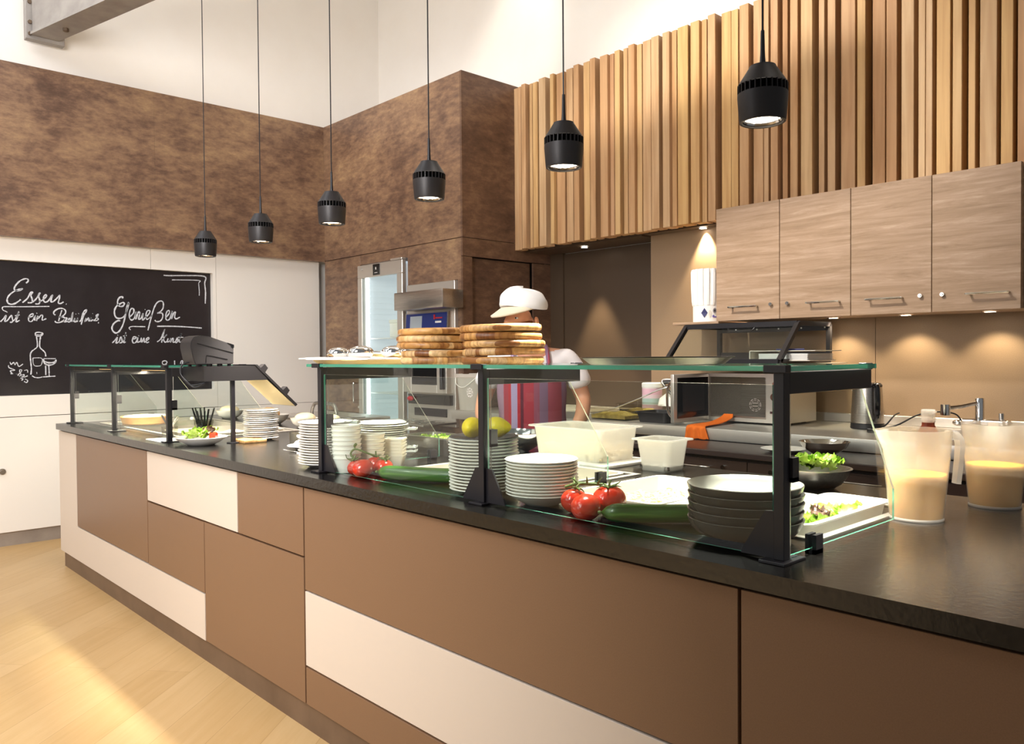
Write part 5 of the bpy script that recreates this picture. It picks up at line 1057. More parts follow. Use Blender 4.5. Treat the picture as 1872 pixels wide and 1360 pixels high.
# ================================================================ back worktop
ZW = .935
bc = thing('back_counter', 'steel topped back counter with dark brown drawers along the kitchen rear wall', 'counter', (-2.2, 2.7, 0))
bm = bmn(); box(bm, -4.553, .6, 2.25, 3.098, ZW-.062, ZW, .004, 2); box(bm, -4.50, -3.42, 3.098, 3.282, ZW-.062, ZW); box(bm, -3.40, .6, 3.078, 3.098, ZW, .985, .003, 1); obj('steel_worktop', bm, M['steel_pale'], bc)
bm = bmn(); box(bm, -4.45, .55, 2.30, 3.08, .1, ZW-.063); obj('carcass', bm, M['gap'], bc, 0)
bm = bmn(); box(bm, -4.47, .57, 2.33, 3.07, 0, .1); obj('plinth', bm, M['plinth'], bc, 0)
xs = [-4.45, -3.75, -3.05, -2.50, -1.94, -1.38, -.82, -.26, .30]
for i, (a, b) in enumerate(zip(xs[:-1], xs[1:])):
    bm = bmn(); box(bm, a+.002, b-.002, 2.275, 2.30, .765, ZW-.066, .001, 1); obj('fascia', bm, M['dkbrown'], bc)
    bm = bmn(); box(bm, a+.002, b-.002, 2.275, 2.30, .56, .760, .001, 1); d = obj('drawer', bm, M['dkbrown'], bc)
    bm = bmn(); m_ = (a+b)/2+.06; tube(bm, smoothpath([(m_-.08, 2.275, .70), (m_-.08, 2.245, .70), (m_+.08, 2.245, .70), (m_+.08, 2.275, .70)], 3), .005, 8); obj('handle', bm, M['steel_bright'], d)
    bm = bmn(); tube(bm, [(a+.12, 2.275, .715), (a+.12, 2.262, .715)], .012, 14); obj('lock', bm, M['steel_bright'], d)
    bm = bmn(); box(bm, a+.002, b-.002, 2.275, 2.30, .105, .555, .001, 1); obj('cabinet_door', bm, M['dkbrown'], bc)
# front ledge with plate and orange cloth
wt = thing('prep_ledge', 'low dark prep ledge standing before the back counter drawers', 'work ledge', (-2.1, 2.05, 0))
bm = bmn(); box(bm, -2.75, -.3, 1.88, 2.235, .845, .872, .004, 1); obj('ledge_top', bm, M['dkbrown'], wt)
for a, b in ((-2.74, -1.96), (-1.955, -1.15), (-1.145, -.31)):
    bm = bmn(); box(bm, a, b, 1.90, 1.92, .60, .828, .001, 1); d = obj('drawer', bm, M['dkbrown'], wt)
    bm = bmn(); m_ = (a+b)/2+.1; tube(bm, smoothpath([(m_-.09, 1.90, .79), (m_-.09, 1.875, .79), (m_+.09, 1.875, .79), (m_+.09, 1.90, .79)], 3), .005, 8); obj('handle', bm, M['steel_bright'], d)
    for q in (a+.12, b-.12):
        bm = bmn(); tube(bm, [(q, 1.90, .795), (q, 1.888, .795)], .011, 14); obj('lock', bm, M['steel_bright'], d)
    bm = bmn(); box(bm, a, b, 1.90, 1.92, .1, .596, .001, 1); obj('cabinet_door', bm, M['dkbrown'], wt)
bm = bmn(); box(bm, -2.74, -.31, 1.92, 2.22, .1, .845); obj('carcass', bm, M['gap'], wt, 0)
bm = bmn(); box(bm, -2.72, -.33, 1.95, 2.22, 0, .1); obj('plinth', bm, M['plinth'], wt, 0)
bm = bmn(); lathe(bm, plate_shape(.105, .018), (-1.85, 2.04, .872), 48); tag(obj('plate', bm, M['china'], None, 50, origin=(-1.85, 2.04, .872)), 'single white plate on the low dark ledge behind the grey bowls', 'plate')
bm = bmn(); lathe(bm, [(.0005, 0), (.05, .002), (.09, .03), (.105, .055), (.108, .055), (.092, .028), (.05, -.001), (.0005, -.003)], (-1.68, 2.08, .876), 40); tag(obj('colander', bm, M['steel_bright'], None, 50, origin=(-1.68, 2.08, .873)), 'small steel colander on the low dark ledge beside the white plate', 'colander')
bm = bmn(); rows = []
CP = smoothpath([(-2.49, 2.60, .985), (-2.488, 2.57, .965), (-2.48, 2.46, .948), (-2.47, 2.30, .944), (-2.465, 2.244, .938), (-2.46, 2.236, .90), (-2.458, 2.235, .874)], 5)
for i, q in enumerate(CP):
    u = i/(len(CP)-1); w = .06+.085*u
    rows.append([(q.x+w*(j/14-.5), q.y-(.010*math.sin(j*1.3)*u if u > .7 else 0)-.004, q.z+.004*abs(math.sin(j*1.1+i*.3))) for j in range(15)])
loft(bm, rows, False, False, False)
o = obj('cloth', bm, M['orange'], None, 70, origin=(-2.3, 2.2, .9)); o.modifiers.new('thickness', 'SOLIDIFY').thickness = .004; tag(o, 'orange cloth hanging over the back counter edge below the microwave door', 'cloth')
# microwave with open door
mw = thing('microwave', 'steel microwave oven standing with its door open on the back counter', 'microwave', (-2.40, 2.78, ZW))
bm = bmn(); X0, X1, Y0, Y1, Z0, Z1 = -2.635, -2.15, 2.6, 2.95, ZW+.012, 1.215
for q in ((X0, X1, Y0, Y1, Z0, Z0+.02), (X0, X1, Y0, Y1, Z1-.02, Z1), (X0, X0+.02, Y0, Y1, Z0+.02, Z1-.02), (X1-.11, X1, Y0, Y1, Z0+.02, Z1-.02), (X0+.02, X1-.11, Y1-.02, Y1, Z0+.02, Z1-.02)): box(bm, *q)
obj('housing', bm, M['steel_pale'], mw, 0)
bm = bmn(); box(bm, X0+.021, X1-.111, Y0+.01, Y0+.012, Z0+.021, Z0+.03); box(bm, X0+.022, X0+.026, Y0+.004, Y1-.021, Z0+.021, Z1-.021); box(bm, X1-.116, X1-.112, Y0+.004, Y1-.021, Z0+.021, Z1-.021); box(bm, X0+.026, X1-.116, Y1-.027, Y1-.022, Z0+.021, Z1-.021); obj('cavity', bm, M['steel'], mw, 0)
bm = bmn(); tube(bm, [(X1-.055, Y0, 1.09), (X1-.055, Y0-.016, 1.09)], .021, 24); tube(bm, [(X1-.055, Y0, 1.16), (X1-.055, Y0-.012, 1.16)], .012, 20); box(bm, X1-.085, X1-.025, Y0-.004, Y0, 1.0, 1.012); obj('control_knob', bm, M['steel_bright'], mw, 40)
bm = bmn(); box(bm, X0-.005, X0+.02, 2.255, Y0-.004, Z0, Z1, .006, 2); dr = obj('door', bm, M['steel_pale'], mw)
bm = bmn(); box(bm, X0+.0205, X0+.024, 2.285, Y0-.02, Z0+.025, Z1-.02); obj('door_window', bm, M['blackgloss'], dr, 0)
bm = bmn(); box(bm, X0+.0242, X0+.0255, 2.33, Y0-.06, Z0+.06, Z1-.05); obj('door_mesh', bm, M['black_metal'], dr, 0)
bm = bmn(); tube(bm, smoothpath([(X0-.005, 2.285, Z1-.03), (X0-.035, 2.28, Z1-.07), (X0-.042, 2.278, (Z0+Z1)/2), (X0-.035, 2.28, Z0+.06), (X0-.005, 2.285, Z0+.02)], 6), .007, 8); obj('handle', bm, M['steel_bright'], dr)
for x in (X0+.05, X1-.05):
    for y in (Y0+.05, Y1-.05):
        bm = bmn(); lathe(bm, [(.015, 0), (.015, .0125)], (x, y, ZW), 14, True, True); obj('foot', bm, M['black'], mw, 40)
# warming display case on its shelf, above the microwave
sh = tag(obj('wall_shelf', box(bmn(), -2.82, -2.04, 2.40, 3.098, 1.252, 1.272, .003, 1), M['steel_pale'], None, 30, origin=(-2.43, 2.9, 1.262)), 'steel wall shelf above the microwave carrying the black framed case', 'shelf')
dc = thing('display_case', 'black framed glass display case with slanted front below the wooden cupboards', 'display case', (-2.43, 2.7, 1.272))
ZB, ZT, YF, YT, YBk = 1.2725, 1.497, 2.42, 2.62, 2.97
XA, XB = -2.785, -2.085
def bar(bm, p, q, w=.012):
    p, q = Vector(p), Vector(q); d = (q-p).normalized(); u = Vector((1, 0, 0)) if abs(d.x) < .5 else Vector((0, 0, 1)); u = (u-d*u.dot(d)).normalized(); v = d.cross(u)
    loft(bm, [[c+u*a*w+v*b*w for a, b in ((-1, -1), (1, -1), (1, 1), (-1, 1))] for c in (p, q)])
for X in (XA, XB):
    bm = bmn(); bar(bm, (X, YF, ZB+.012), (X, YT, ZT-.012)); bar(bm, (X, YT, ZT-.012), (X, YBk, ZT-.012)); bar(bm, (X, YBk, ZT-.012), (X, YBk, ZB+.012)); bar(bm, (X, YBk, ZB+.012), (X, YF, ZB+.012)); obj('side_frame', bm, M['black_metal'], dc, 0)
bm = bmn(); bar(bm, (XA, YT, ZT-.014), (XB, YT, ZT-.014), .014); obj('top_rail', bm, M['black'], dc, 0)
bm = bmn(); bar(bm, (XA, YF, ZB+.012), (XB, YF, ZB+.012)); obj('bottom_rail', bm, M['black'], dc, 0)
bm = bmn(); box(bm, XA, XB, YBk-.006, YBk+.006, ZT-.045, ZT-.01); box(bm, XA, XB, YBk-.006, YBk+.006, ZB, ZB+.06); obj('rear_rail', bm, M['black'], dc, 0)
bm = bmn()
for k in range(5): ell(bm, (XA+.12+.14*k, YBk-.008, ZT-.028), .005, .004, .005, 10, 6)
obj('rail_screw', bm, M['white_print'], dc)
bm = bmn(); dy = YT-YF; dz = ZT-ZB-.03
prism(bm, [(YF+.004, ZB+.02), (YF+.009, ZB+.02), (YT+.006, ZT-.02), (YT+.001, ZT-.02)], 'x', XA+.012, XB-.012); obj('slanted_pane', bm, M['glass'], dc, 0)
bm = bmn(); box(bm, XA, XB, YF+.02, YBk, ZB, ZB+.012); obj('case_floor', bm, M['black_metal'], dc, 0)
bm = bmn(); tube(bm, smoothpath([(-2.50, YT-.01, ZT-.025), (-2.49, YT-.02, ZT-.04), (-2.47, YT-.02, ZT-.045), (-2.36, YT-.02, ZT-.045), (-2.34, YT-.02, ZT-.04), (-2.33, YT-.01, ZT-.025)], 3), .003, 6); obj('pull_handle', bm, M['black'], dc)
bf = thing('ring_binder', 'pale ring binder full of papers lying in the right part of the display case', 'binder', (-2.1, 2.62, 1.2845))
bm = bmn(); box(bm, -2.30, -1.93, 2.50, 2.79, 1.336, 1.340, .001, 1); box(bm, -2.30, -1.96, 2.50, 2.79, 1.285, 1.289, .001, 1); box(bm, -2.302, -2.297, 2.50, 2.79, 1.289, 1.336); obj('cover', bm, M['card'], bf, 0)
bm = bmn()
for k in range(14): box(bm, -2.25+.004*random.random(), -1.97-.01*random.random(), 2.505, 2.785, 1.2895+k*.0025, 1.2913+k*.0025)
obj('papers', bm, M['paper'], bf, 0)
bm = bmn(); tube(bm, [(-2.13, 2.53, 1.345), (-2.02, 2.56, 1.345)], .005, 10); tag(obj('pen', bm, M['blue'], None, 40, origin=(-2.07, 2.55, 1.34)), 'right blue pen lying on the ring binder', 'pen', 'blue pens on the binder')
bm = bmn(); tube(bm, [(-2.20, 2.60, 1.345), (-2.12, 2.64, 1.345)], .005, 10); tag(obj('pen', bm, M['blue'], None, 40, origin=(-2.16, 2.62, 1.34)), 'left blue pen lying on the ring binder', 'pen', 'blue pens on the binder')
# tin, slicer, trays
tn = thing('storage_tin', 'tall pastel striped tin standing against the tan rear wall', 'tin', (-3.29, 2.95, ZW))
bm = bmn(); lathe(bm, [(.0005, 0), (.064, 0), (.066, .003), (.066, .187), (.0005, .187)], (-3.29, 2.95, ZW), 36); obj('can', bm, M['tin'], tn, 40)
bm = bmn(); lathe(bm, [(.068, .172), (.068, .198), (.064, .202), (.0005, .203)], (-3.29, 2.95, ZW), 36); obj('lid', bm, M['white_print'], tn, 40)
sl = thing('food_slicer', 'white food slicer with steel lever arm left of the microwave', 'slicer', (-2.90, 2.72, ZW))
bm = bmn(); box(bm, -3.03, -2.74, 2.60, 2.86, ZW+.02, ZW+.05, .01, 2); obj('base', bm, M['steel'], sl)
bm = bmn(); loft(bm, [rrect(-2.89, 2.73, .26, .20, .03, ZW+.075), rrect(-2.89, 2.73, .25, .19, .04, ZW+.12), rrect(-2.87, 2.74, .17, .14, .04, ZW+.175)]); obj('body', bm, M['polyw'], sl, 50)
bm = bmn(); lathe(bm, [(.03, .048), (.03, .078)], (-2.89, 2.73, ZW), 20, True, True); obj('neck', bm, M['black'], sl)
bm = bmn(); tube(bm, smoothpath([(-2.84, 2.64, ZW+.08), (-2.93, 2.61, ZW+.19), (-2.955, 2.61, ZW+.225), (-2.93, 2.62, ZW+.235), (-2.80, 2.66, ZW+.232)], 5), .009, 10); obj('lever_arm', bm, M['steel'], sl)
bm = bmn(); tube(bm, [(-2.95, 2.61, ZW+.22), (-2.80, 2.66, ZW+.238)], .012, 10); obj('grip', bm, M['black'], sl)
for x in (-3.0, -2.77):
    for y in (2.63, 2.83):
        bm = bmn(); lathe(bm, [(.012, 0), (.012, .021)], (x, y, ZW), 12, True, True); obj('foot', bm, M['black'], sl)
bm = bmn(); tube(bm, smoothpath([(-2.74, 2.62, 1.17), (-2.90, 2.53, 1.12), (-3.05, 2.47, 1.05), (-3.22, 2.42, .985), (-3.40, 2.38, .948)], 6), .004, 8); tag(obj('ladle', bm, M['steel_bright'], None, 60, origin=(-3.1, 2.45, 1.0)), 'long thin steel rod handle leaning across the trays left of the microwave', 'utensil')
gn('clear_tub', 'shallow clear tub of golden pickles at the front edge of the back counter', -3.30, -2.98, 2.29, 2.50, ZW, .07, 'clearplastic', cat='tub', grp='clear tubs on the back counter')
heap('pickles', 'golden green pickles in the front clear tub on the back counter', 'pickles', -3.27, -3.01, 2.32, 2.47, ZW+.02, .03, 'pickle', 3)
gn('clear_tub', 'clear tub of pickles standing behind the front one on the back counter', -3.28, -2.96, 2.54, 2.76, ZW, .085, 'clearplastic', cat='tub', grp='clear tubs on the back counter')
heap('pickles', 'golden green pickles in the rear clear tub on the back counter', 'pickles', -3.25, -2.99, 2.57, 2.73, ZW+.02, .04, 'pickle', 6)
gn('food_pan', 'dark deep pan of pickles in front of the white slicer', -2.94, -2.70, 2.30, 2.52, ZW, .062, 'black_metal')
heap('pickles', 'golden green pickles in the dark pan in front of the slicer', 'pickles', -2.91, -2.73, 2.33, 2.49, ZW+.02, .028, 'pickle', 8)
# kettle, tap, cables
kt = thing('kettle', 'steel electric kettle with black handle right of the display case', 'kettle', (-1.79, 2.78, ZW))
kx, ky = -1.79, 2.78
bm = bmn(); lathe(bm, [(.078, 0), (.082, .004), (.080, .028), (.0005, .03)], (kx, ky, ZW), 40, True); obj('power_base', bm, M['black'], kt)
bm = bmn(); lathe(bm, [(.0005, .03), (.078, .03), (.079, .05), (.070, .215), (.066, .225), (.0005, .226)], (kx, ky, ZW), 44); obj('vessel', bm, M['steel'], kt, 40)
bm = bmn(); lathe(bm, [(.070, .214), (.071, .224), (.062, .234), (.0005, .238)], (kx, ky, ZW), 40); box(bm, kx-.012, kx+.012, ky-.012, ky+.012, ZW+.236, ZW+.246); obj('lid', bm, M['black'], kt, 40)
bm = bmn(); tube(bm, smoothpath([(kx+.055, ky-.045, ZW+.225), (kx+.075, ky-.062, ZW+.22), (kx+.082, ky-.07, ZW+.16), (kx+.08, ky-.068, ZW+.08), (kx+.066, ky-.055, ZW+.045)], 5), .013, 10); obj('handle', bm, M['blackgloss'], kt)
bm = bmn(); prism(bm, [(kx-.062, ZW+.18), (kx-.062, ZW+.222), (kx-.095, ZW+.222)], 'y', ky-.015, ky+.015); obj('spout', bm, M['steel'], kt)
bm = bmn(); tube(bm, smoothpath([(kx+.07, ky, ZW+.006), (-1.68, 2.75, ZW+.03), (-1.665, 2.8, ZW+.07), (-1.68, 2.9, ZW+.078)], 6), .004, 8); tube(bm, smoothpath([(-1.72, 2.72, ZW+.004), (-1.62, 2.72, ZW+.03), (-1.55, 2.80, ZW+.08), (-1.48, 2.88, ZW+.095), (-1.42, 2.92, ZW+.085), (-1.40, 2.95, ZW+.05)], 6), .004, 8); tube(bm, smoothpath([(-1.70, 2.72, ZW+.004), (-1.62, 2.66, ZW+.006), (-1.5, 2.66, ZW+.005), (-1.36, 2.64, ZW+.006)], 6), .004, 8)
tag(obj('power_cable', bm, M['black'], None, 60, origin=(-1.6, 2.75, ZW)), 'black power cables looping over the worktop right of the kettle', 'cable')
pl = thing('cable_plug', 'small black and white plug lying on the worktop right of the kettle', 'plug', (-1.66, 2.6, ZW))
bm = bmn(); box(bm, -1.70, -1.64, 2.56, 2.59, ZW, ZW+.02, .006, 2); obj('plug_body', bm, M['blackgloss'], pl)
bm = bmn(); tube(bm, [(-1.64, 2.575, ZW+.012), (-1.60, 2.585, ZW+.018)], .008, 10); obj('plug_tip', bm, M['polyw'], pl)
tp = thing('kitchen_tap', 'chrome kitchen tap with swivel spout before the tan rear wall', 'tap', (-1.325, 2.97, ZW))
tx, ty = -1.325, 2.97
bm = bmn(); tube(bm, [(tx-.075, ty, ZW+.045), (tx+.105, ty, ZW+.045)], .019, 20); tube(bm, [(tx-.05, ty, ZW+.045), (tx-.05, ty+.11, ZW+.045)], .014, 14); tube(bm, [(tx+.07, ty, ZW+.045), (tx+.07, ty+.11, ZW+.045)], .014, 14); obj('mixer_body', bm, M['chrome'], tp, 40)
bm = bmn(); lathe(bm, [(.021, 0), (.021, .142), (.019, .145)], (tx, ty, ZW+.02), 24, True, True); obj('riser', bm, M['chrome'], tp, 40)
bm = bmn(); tube(bm, smoothpath([(tx-.01, ty-.01, ZW+.142), (tx-.05, ty-.09, ZW+.128), (tx-.09, ty-.17, ZW+.120)], 5), .011, 12); lathe(bm, [(.022, .098), (.022, .150)], (tx-.095, ty-.18, ZW-.012), 24, True, True); obj('spout', bm, M['chrome'], tp, 40)
for dx in (.095,):
    bm = bmn(); tube(bm, [(tx+dx, ty, ZW+.06), (tx+dx, ty-.005, ZW+.095)], .012, 12); ell(bm, (tx+dx+.03, ty-.02, ZW+.05), .022, .014, .014, 12, 8); obj('lever', bm, M['chrome'], tp, 50)
bm = bmn(); ell(bm, (tx-.09, ty-.02, ZW+.04), .028, .02, .016, 14, 8); obj('valve_knob', bm, M['chrome'], tp, 50)
bm = bmn(); prism(bm, [(2.45, .931), (2.46, ZW+.006), (2.93, ZW+.006), (2.94, .931)], 'x', -1.55, -.75); tag(obj('sink_rim', bm, M['steel'], None, 0, origin=(-1.15, 2.7, ZW)), 'steel sink rim set in the worktop below the chrome tap', 'sink')

# ================================================================ upper cupboards
wc = []
edges = [-2.668, -2.2625, -1.864, -1.4695, -1.092]
CZ0, CZ1, CF, CB = 1.520, 2.176, 2.75, 3.098
LBL = ['leftmost wooden wall cupboard, beside the paper chef hat', 'second wooden wall cupboard from the left, above the display case', 'third wooden wall cupboard from the left, above the kettle', 'rightmost and tallest looking wooden wall cupboard at the right edge']
for i, (a, b) in enumerate(zip(edges[:-1], edges[1:])):
    t = thing('wall_cabinet', LBL[i], 'wall cabinet', ((a+b)/2, 2.92, CZ0), 'wooden wall cupboards')
    bm = bmn(); box(bm, a+.001, b-.001, CF+.02, CB, CZ0, CZ1, .001, 1); obj('carcass', bm, M['drift'], t)
    bm = bmn(); box(bm, a+.0018, b-.0018, CF, CF+.018, CZ0-.002, CZ1, .0012, 1); d = obj('door', bm, M['drift'], t)
    m_ = (a+b)/2+(-.02 if i % 2 == 0 else .06); hz = CZ0+.075
    if i == 0: m_ = a+.19
    bm = bmn(); tube(bm, smoothpath([(m_-.08, CF, hz), (m_-.08, CF-.03, hz), (m_-.076, CF-.034, hz), (m_+.076, CF-.034, hz), (m_+.08, CF-.03, hz), (m_+.08, CF, hz)], 2), .0055, 8); obj('handle', bm, M['steel_bright'], d)
    lx = b-.05 if i % 2 == 0 else a+.05
    bm = bmn(); tube(bm, [(lx, CF, hz+.005), (lx, CF-.014, hz+.005)], .010, 16); tube(bm, [(lx, CF-.014, hz+.005), (lx, CF-.018, hz+.005)], .006, 12); obj('lock', bm, M['steel_bright'], d)
bm = bmn(); box(bm, -1.085, -.72, 2.79, 3.09, 1.50, 2.19, .002, 1); tag(obj('side_panel', bm, M['drift'], None, 30, origin=(-.9, 2.95, 1.5)), 'wooden end panel just inside the right picture edge beside the cupboards', 'panel')
hs = tag(obj('hat_shelf', box(bmn(), -3.00, -2.672, 2.78, 3.098, 1.505, 1.520, .002, 1), M['drift'], None, 30, origin=(-2.83, 2.95, 1.51)), 'small wooden shelf left of the cupboards carrying the paper chef hat', 'shelf')
ch = thing('paper_chef_hat', 'tall pleated white paper chef hat standing on the small shelf', 'chef hat', (-2.835, 2.9, 1.5205))
hx, hy, hz = -2.828, 2.89, 1.5205
bm = bmn(); seg = 120; loops = []
for z, r, pl_ in ((0, .085, 0), (.10, .086, .0), (.102, .088, .001), (.13, .091, .003), (.20, .093, .0045), (.31, .094, .005), (.325, .090, .004)):
    loops.append([((r+pl_*(1 if (i // 4) % 2 else -1))*math.cos(2*PI*i/seg)+hx, (r+pl_*(1 if (i // 4) % 2 else -1))*math.sin(2*PI*i/seg)*.8+hy, z+hz) for i in range(seg)])
loft(bm, loops, True, True); hb = obj('pleated_paper', bm, M['paper'], ch, 20)
def decal(name, shapes, m):
    bm = bmn()
    for poly in shapes:
        vs = []
        for a, z in poly:
            ang = a; vs.append(bm.verts.new((hx+.0875*math.cos(ang), hy+.0875*math.sin(ang)*.8-.001, hz+z)))
        bm.faces.new(vs)
    obj(name, bm, m, hb, 0)
A0 = math.radians(-48)
def circ(a, z, ra, rz, n=16): return [(a+ra*math.cos(2*PI*k/n), z+rz*math.sin(2*PI*k/n)) for k in range(n)]
decal('diamond_emblem', [[(A0-.62, .055), (A0-.38, .085), (A0-.14, .055), (A0-.38, .025)]], M['blue'])
decal('round_emblem', [circ(A0+.42, .068, .17, .016)], M['grey_print'])
decal('emblem_core', [circ(A0+.42, .068, .08, .008)], M['trousers'])
decal('violet_mark', [circ(A0+.30, .034, .09, .008), [(A0+.36, .026), (A0+.64, .026), (A0+.64, .034), (A0+.36, .034)]], M['purple'])
decal('pale_emblem', [circ(A0+.02, .05, .11, .022)], M['card'])

# ---------------------------------------------------------------- small spotlights of the kitchen
def downlight(x, y, z, lab, e, size=70, target=None, r=.035, grp='round downlights under the wall cupboards'):
    t = thing('downlight', lab, 'downlight', (x, y, z), grp)
    bm = bmn(); lathe(bm, [(r*.8, -.004), (r, -.004), (r+.003, 0)], (x, y, z), 32, False, False); obj('rim', bm, M['steel_bright'], t, 50)
    bm = bmn(); lathe(bm, [(.0005, -.003), (r*.8, -.003)], (x, y, z), 28); obj('lens', bm, M['glow'], t, 0)
    lamp('downlight_spot', 'SPOT', (x, y+(.016 if r < .033 else 0), z-.012), e, WARM2, target or (x, y+.001, 0), spot_size=math.radians(size), spot_blend=.55, shadow_soft_size=.02)
for k, (x, y) in enumerate(((-2.05, 2.95), (-1.665, 2.95), (-1.275, 2.95))):
    downlight(x, y, CZ0-.0005, ['left round downlight under the second wall cupboard', 'middle round downlight under the third wall cupboard', 'right round downlight under the rightmost wall cupboard'][k], 10, 105, (x, y+.28, 0))
downlight(-2.965, 3.062, 2.135, 'round downlight under the battens above the paper chef hat', 75, 72, (-2.96, 3.09, 0), .03, 'round downlights under the battens')
downlight(-4.02, 3.10, 2.125, 'round downlight under the battens in the dark niche', 130, 50, (-4.02, 3.14, 0), .03, 'round downlights under the battens')
lamp('wall_wash_spot', 'SPOT', (-4.0, 2.2, 4.9), 60, (1.0, .92, .82), (-4.6, 3.0, 3.75), spot_size=math.radians(45), spot_blend=.8, shadow_soft_size=.1)
lamp('added_warm_fill', 'AREA', (-6.56, -.9, 2.172), 2.0, (1.0, .72, .38), (-6.60, -.9, 1.0), shape='RECTANGLE', size=.03, size_y=6.2)  # added warm tint below the cladding, with no fixture of its own

# ================================================================ the cook
pr = bpy.data.objects.new('person', None); COL.objects.link(pr); WL[pr] = Vector((0, 0, 0))
tag(pr, 'person in a white cap and shirt with a red striped apron working behind the counter', 'person')
def skinmesh(name, V, E, m, parent, sub=2, root=0):
    me = bpy.data.meshes.new('tmp'); me.from_pydata([v[:3] for v in V], E, []); o = bpy.data.objects.new('tmp', me); COL.objects.link(o)
    sk = o.modifiers.new('skin', 'SKIN'); sk.use_smooth_shade = True; sk.branch_smoothing = .6
    if not me.skin_vertices: 
        bm_ = bmesh.new(); bm_.from_mesh(me); bm_.verts.layers.skin.verify(); bm_.to_mesh(me); bm_.free()
    for i, v in enumerate(V):
        r = v[3]; me.skin_vertices[0].data[i].radius = r if isinstance(r, tuple) else (r, r); me.skin_vertices[0].data[i].use_root = (i == root)
    s2 = o.modifiers.new('sub', 'SUBSURF'); s2.levels = sub; s2.render_levels = sub
    dg = bpy.context.evaluated_depsgraph_get(); dg.update(); ev = o.evaluated_get(dg)
    nm = bpy.data.meshes.new_from_object(ev); nm.name = name; nm.materials.clear(); nm.materials.append(m)
    bpy.data.objects.remove(o, do_unlink=True)
    for p in nm.polygons: p.use_smooth = True
    r = bpy.data.objects.new(name, nm); COL.objects.link(r); r.parent = parent; WL[r] = WL[parent]; return r
# local frame: x to the person's left, -y ahead, z up
V = []; E = []
def add(p, r, par=None):
    V.append((p[0], p[1], p[2], r)); i = len(V)-1
    if par is not None: E.append((par, i))
    return i
pelvis = add((0, 0, .86), (.145, .105))
belly = add((0, -.01, .98), (.135, .10), pelvis); chest = add((0, -.01, 1.17), (.15, .105), belly); upch = add((0, -.015, 1.28), (.125, .085), chest)
neck = add((-.01, -.045, 1.375), (.056, .058), upch); skull0 = add((-.035, -.085, 1.435), (.062, .07), neck); skull = add((-.05, -.085, 1.50), (.077, .092), skull0); crown = add((-.05, -.075, 1.575), (.068, .085), skull)
chin = add((-.085, -.145, 1.425), (.026, .026), skull0); nose = add((-.118, -.178, 1.487), (.012, .012), skull)
def hand(wr, d, side, down):
    """palm, thumb and four fingers after the wrist vertex"""
    d = Vector(d).normalized(); p = Vector(V[wr][:3]); sidev = Vector(side).normalized(); dn = Vector(down).normalized()
    palm = add(p+d*.045, (.034, .018), wr); kn = add(p+d*.082, (.036, .014), palm)
    for k, (o_, l) in enumerate(((-.028, .066), (-.009, .076), (.010, .070), (.028, .055))):
        a = add(p+d*.094+sidev*o_, .0095, kn); b = add(p+d*(.094+l*.5)+sidev*o_*1.1+dn*.008, .0088, a); add(p+d*(.094+l*.85)+sidev*o_*1.1+dn*.032, .0072, b)
    t0 = add(p+d*.03-sidev*.04+dn*.006, .012, palm); add(p+d*.065-sidev*.056+dn*.016, .009, t0)
for s in (1, -1):
    sh = add((s*.175, -.005, 1.315), .058, upch)
    if s == 1: el = add((.262, .01, 1.10), .042, sh); fo = add((.255, -.10, 1.02), .038, el); wr = add((.215, -.225, .955), .026, fo)
    else: el = add((-.255, .01, 1.10), .042, sh); fo = add((-.25, -.10, 1.03), .038, el); wr = add((-.21, -.22, .965), .026, fo)
    hand(wr, (-.25*s, -.8, -.35), (s*.95, -.3, 0), (0, -.25, -1))
    hp = add((s*.085, 0, .80), .085, pelvis); knn = add((s*.10, -.01, .47), .058, hp); ank = add((s*.105, .02, .09), .042, knn); add((s*.115, -.12, .045), .036, ank)
body = skinmesh('body', V, E, M['skin'], pr)
# ears and eyes belong to the head
bm = bmn(); ell(bm, (.028, -.070, 1.485), .014, .026, .034, 14, 10); obj('ear', bm, M['skin'], pr, 80)
bm = bmn(); ell(bm, (-.122, -.045, 1.485), .013, .024, .033, 14, 10); obj('ear', bm, M['skin'], pr, 80)
for q in ((-.108, -.148, 1.508), (-.060, -.168, 1.508)):
    bm = bmn(); ell(bm, q, .009, .009, .005, 12, 8); obj('eye', bm, M['white_print'], pr, 80)
    bm = bmn(); ell(bm, (q[0]-.003, q[1]-.006, q[2]), .0045, .004, .0045, 10, 6); obj('pupil', bm, M['trousers'], pr, 80)
bm = bmn(); ell(bm, (-.095, -.168, 1.446), .022, .010, .006, 14, 8); obj('mouth', bm, mat('lips', '#b06a5c', .5), pr, 80)
# shirt
V = []; E = []
a = add((0, 0, .88), (.165, .125)); b = add((0, -.01, 1.0), (.155, .122), a); c = add((0, -.01, 1.17), (.172, .128), b); d = add((0, -.012, 1.285), (.145, .105), c); n = add((-.005, -.03, 1.345), (.078, .075), d)
for s in (1, -1):
    e = add((s*.18, -.003, 1.318), .074, d); f = add((s*.232, .003, 1.21), .070, e); add((s*.250, .006, 1.15), .068, f)
skinmesh('shirt', V, E, M['shirt'], pr)
V = []; E = []
a = add((0, 0, .93), (.165, .122)); b = add((0, 0, .84), (.165, .12), a)
for s in (1, -1): h = add((s*.09, 0, .76), .098, b); k = add((s*.102, -.01, .45), .075, h); add((s*.108, .015, .07), .066, k)
skinmesh('trousers', V, E, M['trousers'], pr)
for s in (1, -1):
    bm = bmn(); ell(bm, (s*.113, -.055, .045), .052, .135, .045, 18, 10, lambda q, ph, th: 1.0); obj('shoe', bm, M['black'], pr, 80)
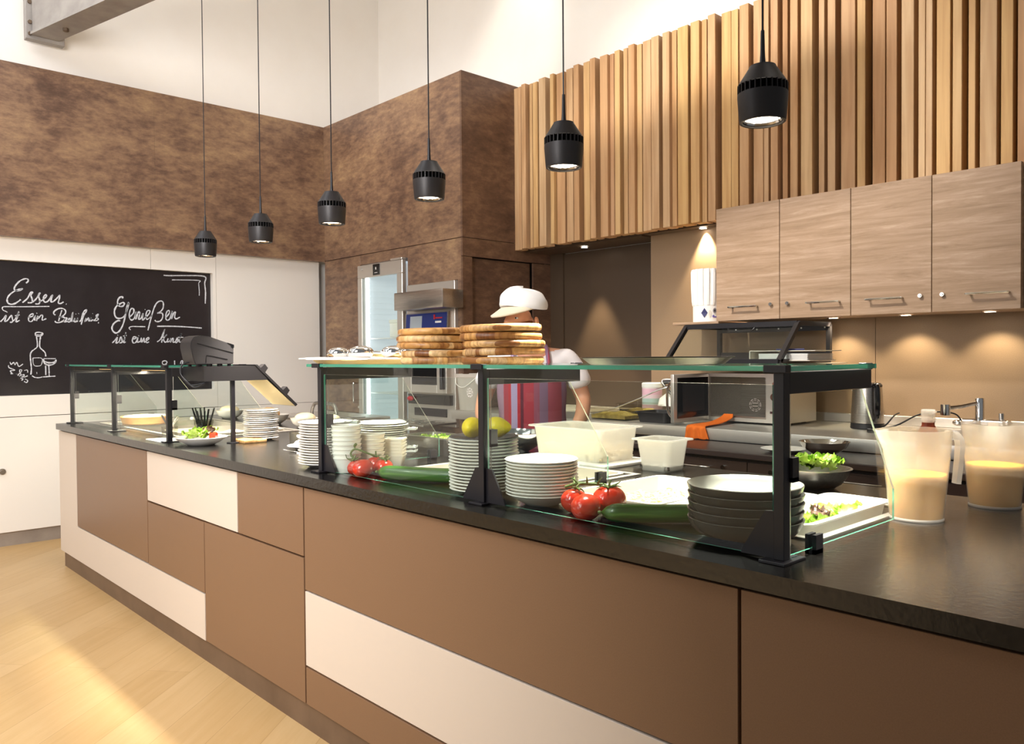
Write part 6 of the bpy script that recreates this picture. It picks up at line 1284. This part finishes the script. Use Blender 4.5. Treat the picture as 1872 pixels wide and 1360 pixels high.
# bib apron wrapped round the front of the body
bm = bmn(); rows = []
for i in range(25):
    z = 1.235-i*.031
    t = i/24; half = 1.05+.50*min(1, t*3.2)
    rx = .178+.02*t+.012*math.sin(z*17); ry = .140+.02*max(0, t-.3)
    row = []
    for j in range(25):
        an = -PI/2+half*(j/24*2-1)
        q = 1+.02*math.sin(j*1.1+z*9)*t+.02*noise.noise(Vector((j*.3, z*6, 1)))
        row.append((rx*math.cos(an)*q, -.005+ry*math.sin(an)*q, z))
    rows.append(row)
loft(bm, rows, False, False, False); ap = obj('apron', bm, M['apron'], pr, 80); sm = ap.modifiers.new('thickness', 'SOLIDIFY'); sm.thickness = .004
for s in (1, -1):
    bm = bmn(); tube(bm, smoothpath([(s*.10, -.142, 1.23), (s*.085, -.10, 1.335), (s*.07, -.03, 1.372), (s*.05, .05, 1.355)], 5), .010, 8); obj('apron_strap', bm, M['apron'], ap, 60)
# flat cap with a soft brim
hc = Vector((-.035, -.085, 1.572))
def capfn(dv, ph, th): return 1+.03*noise.noise(dv*3)
bm = bmn(); loops = []
for k in range(13):
    th = PI/2*k/12
    loops.append([(hc.x+.122*math.cos(th)**.6*math.cos(a_)*(1+.02*math.sin(a_*3+k)), hc.y+.118*math.cos(th)**.55*math.sin(a_), hc.z+.088*math.sin(th)+.006*math.sin(a_*2)-.05*(math.cos(a_)*.5)*.3) for a_ in [2*PI*i/36 for i in range(36)]])
loops = [[(x*.97+hc.x*.03, y*.97+hc.y*.03, z-.012) for x, y, z in loops[0]]]+loops
loft(bm, loops, True, True); obj('cap', bm, M['cap'], pr, 70)
bm = bmn(); rows = []
fd = Vector((-.62, -.78, 0)).normalized(); sd = Vector((-fd.y, fd.x, 0))
for i in range(9):
    u = i/8; row = []
    for j in range(17):
        an = (j/16*2-1)*1.25
        base = hc+fd*math.cos(an)*.105+sd*math.sin(an)*.112
        ext = fd*(.10*max(0, math.cos(an*1.2)))*u
        row.append(tuple(base+ext+Vector((0, 0, -.006-.052*u*max(0, math.cos(an))))))
    rows.append(row)
loft(bm, rows, False, False, False); br = obj('cap_brim', bm, M['cap_brim'], pr, 80); br.modifiers.new('thickness', 'SOLIDIFY').thickness = .008
pr.location = (-2.945, 1.50, 0); pr.rotation_euler = (0, 0, math.radians(40))
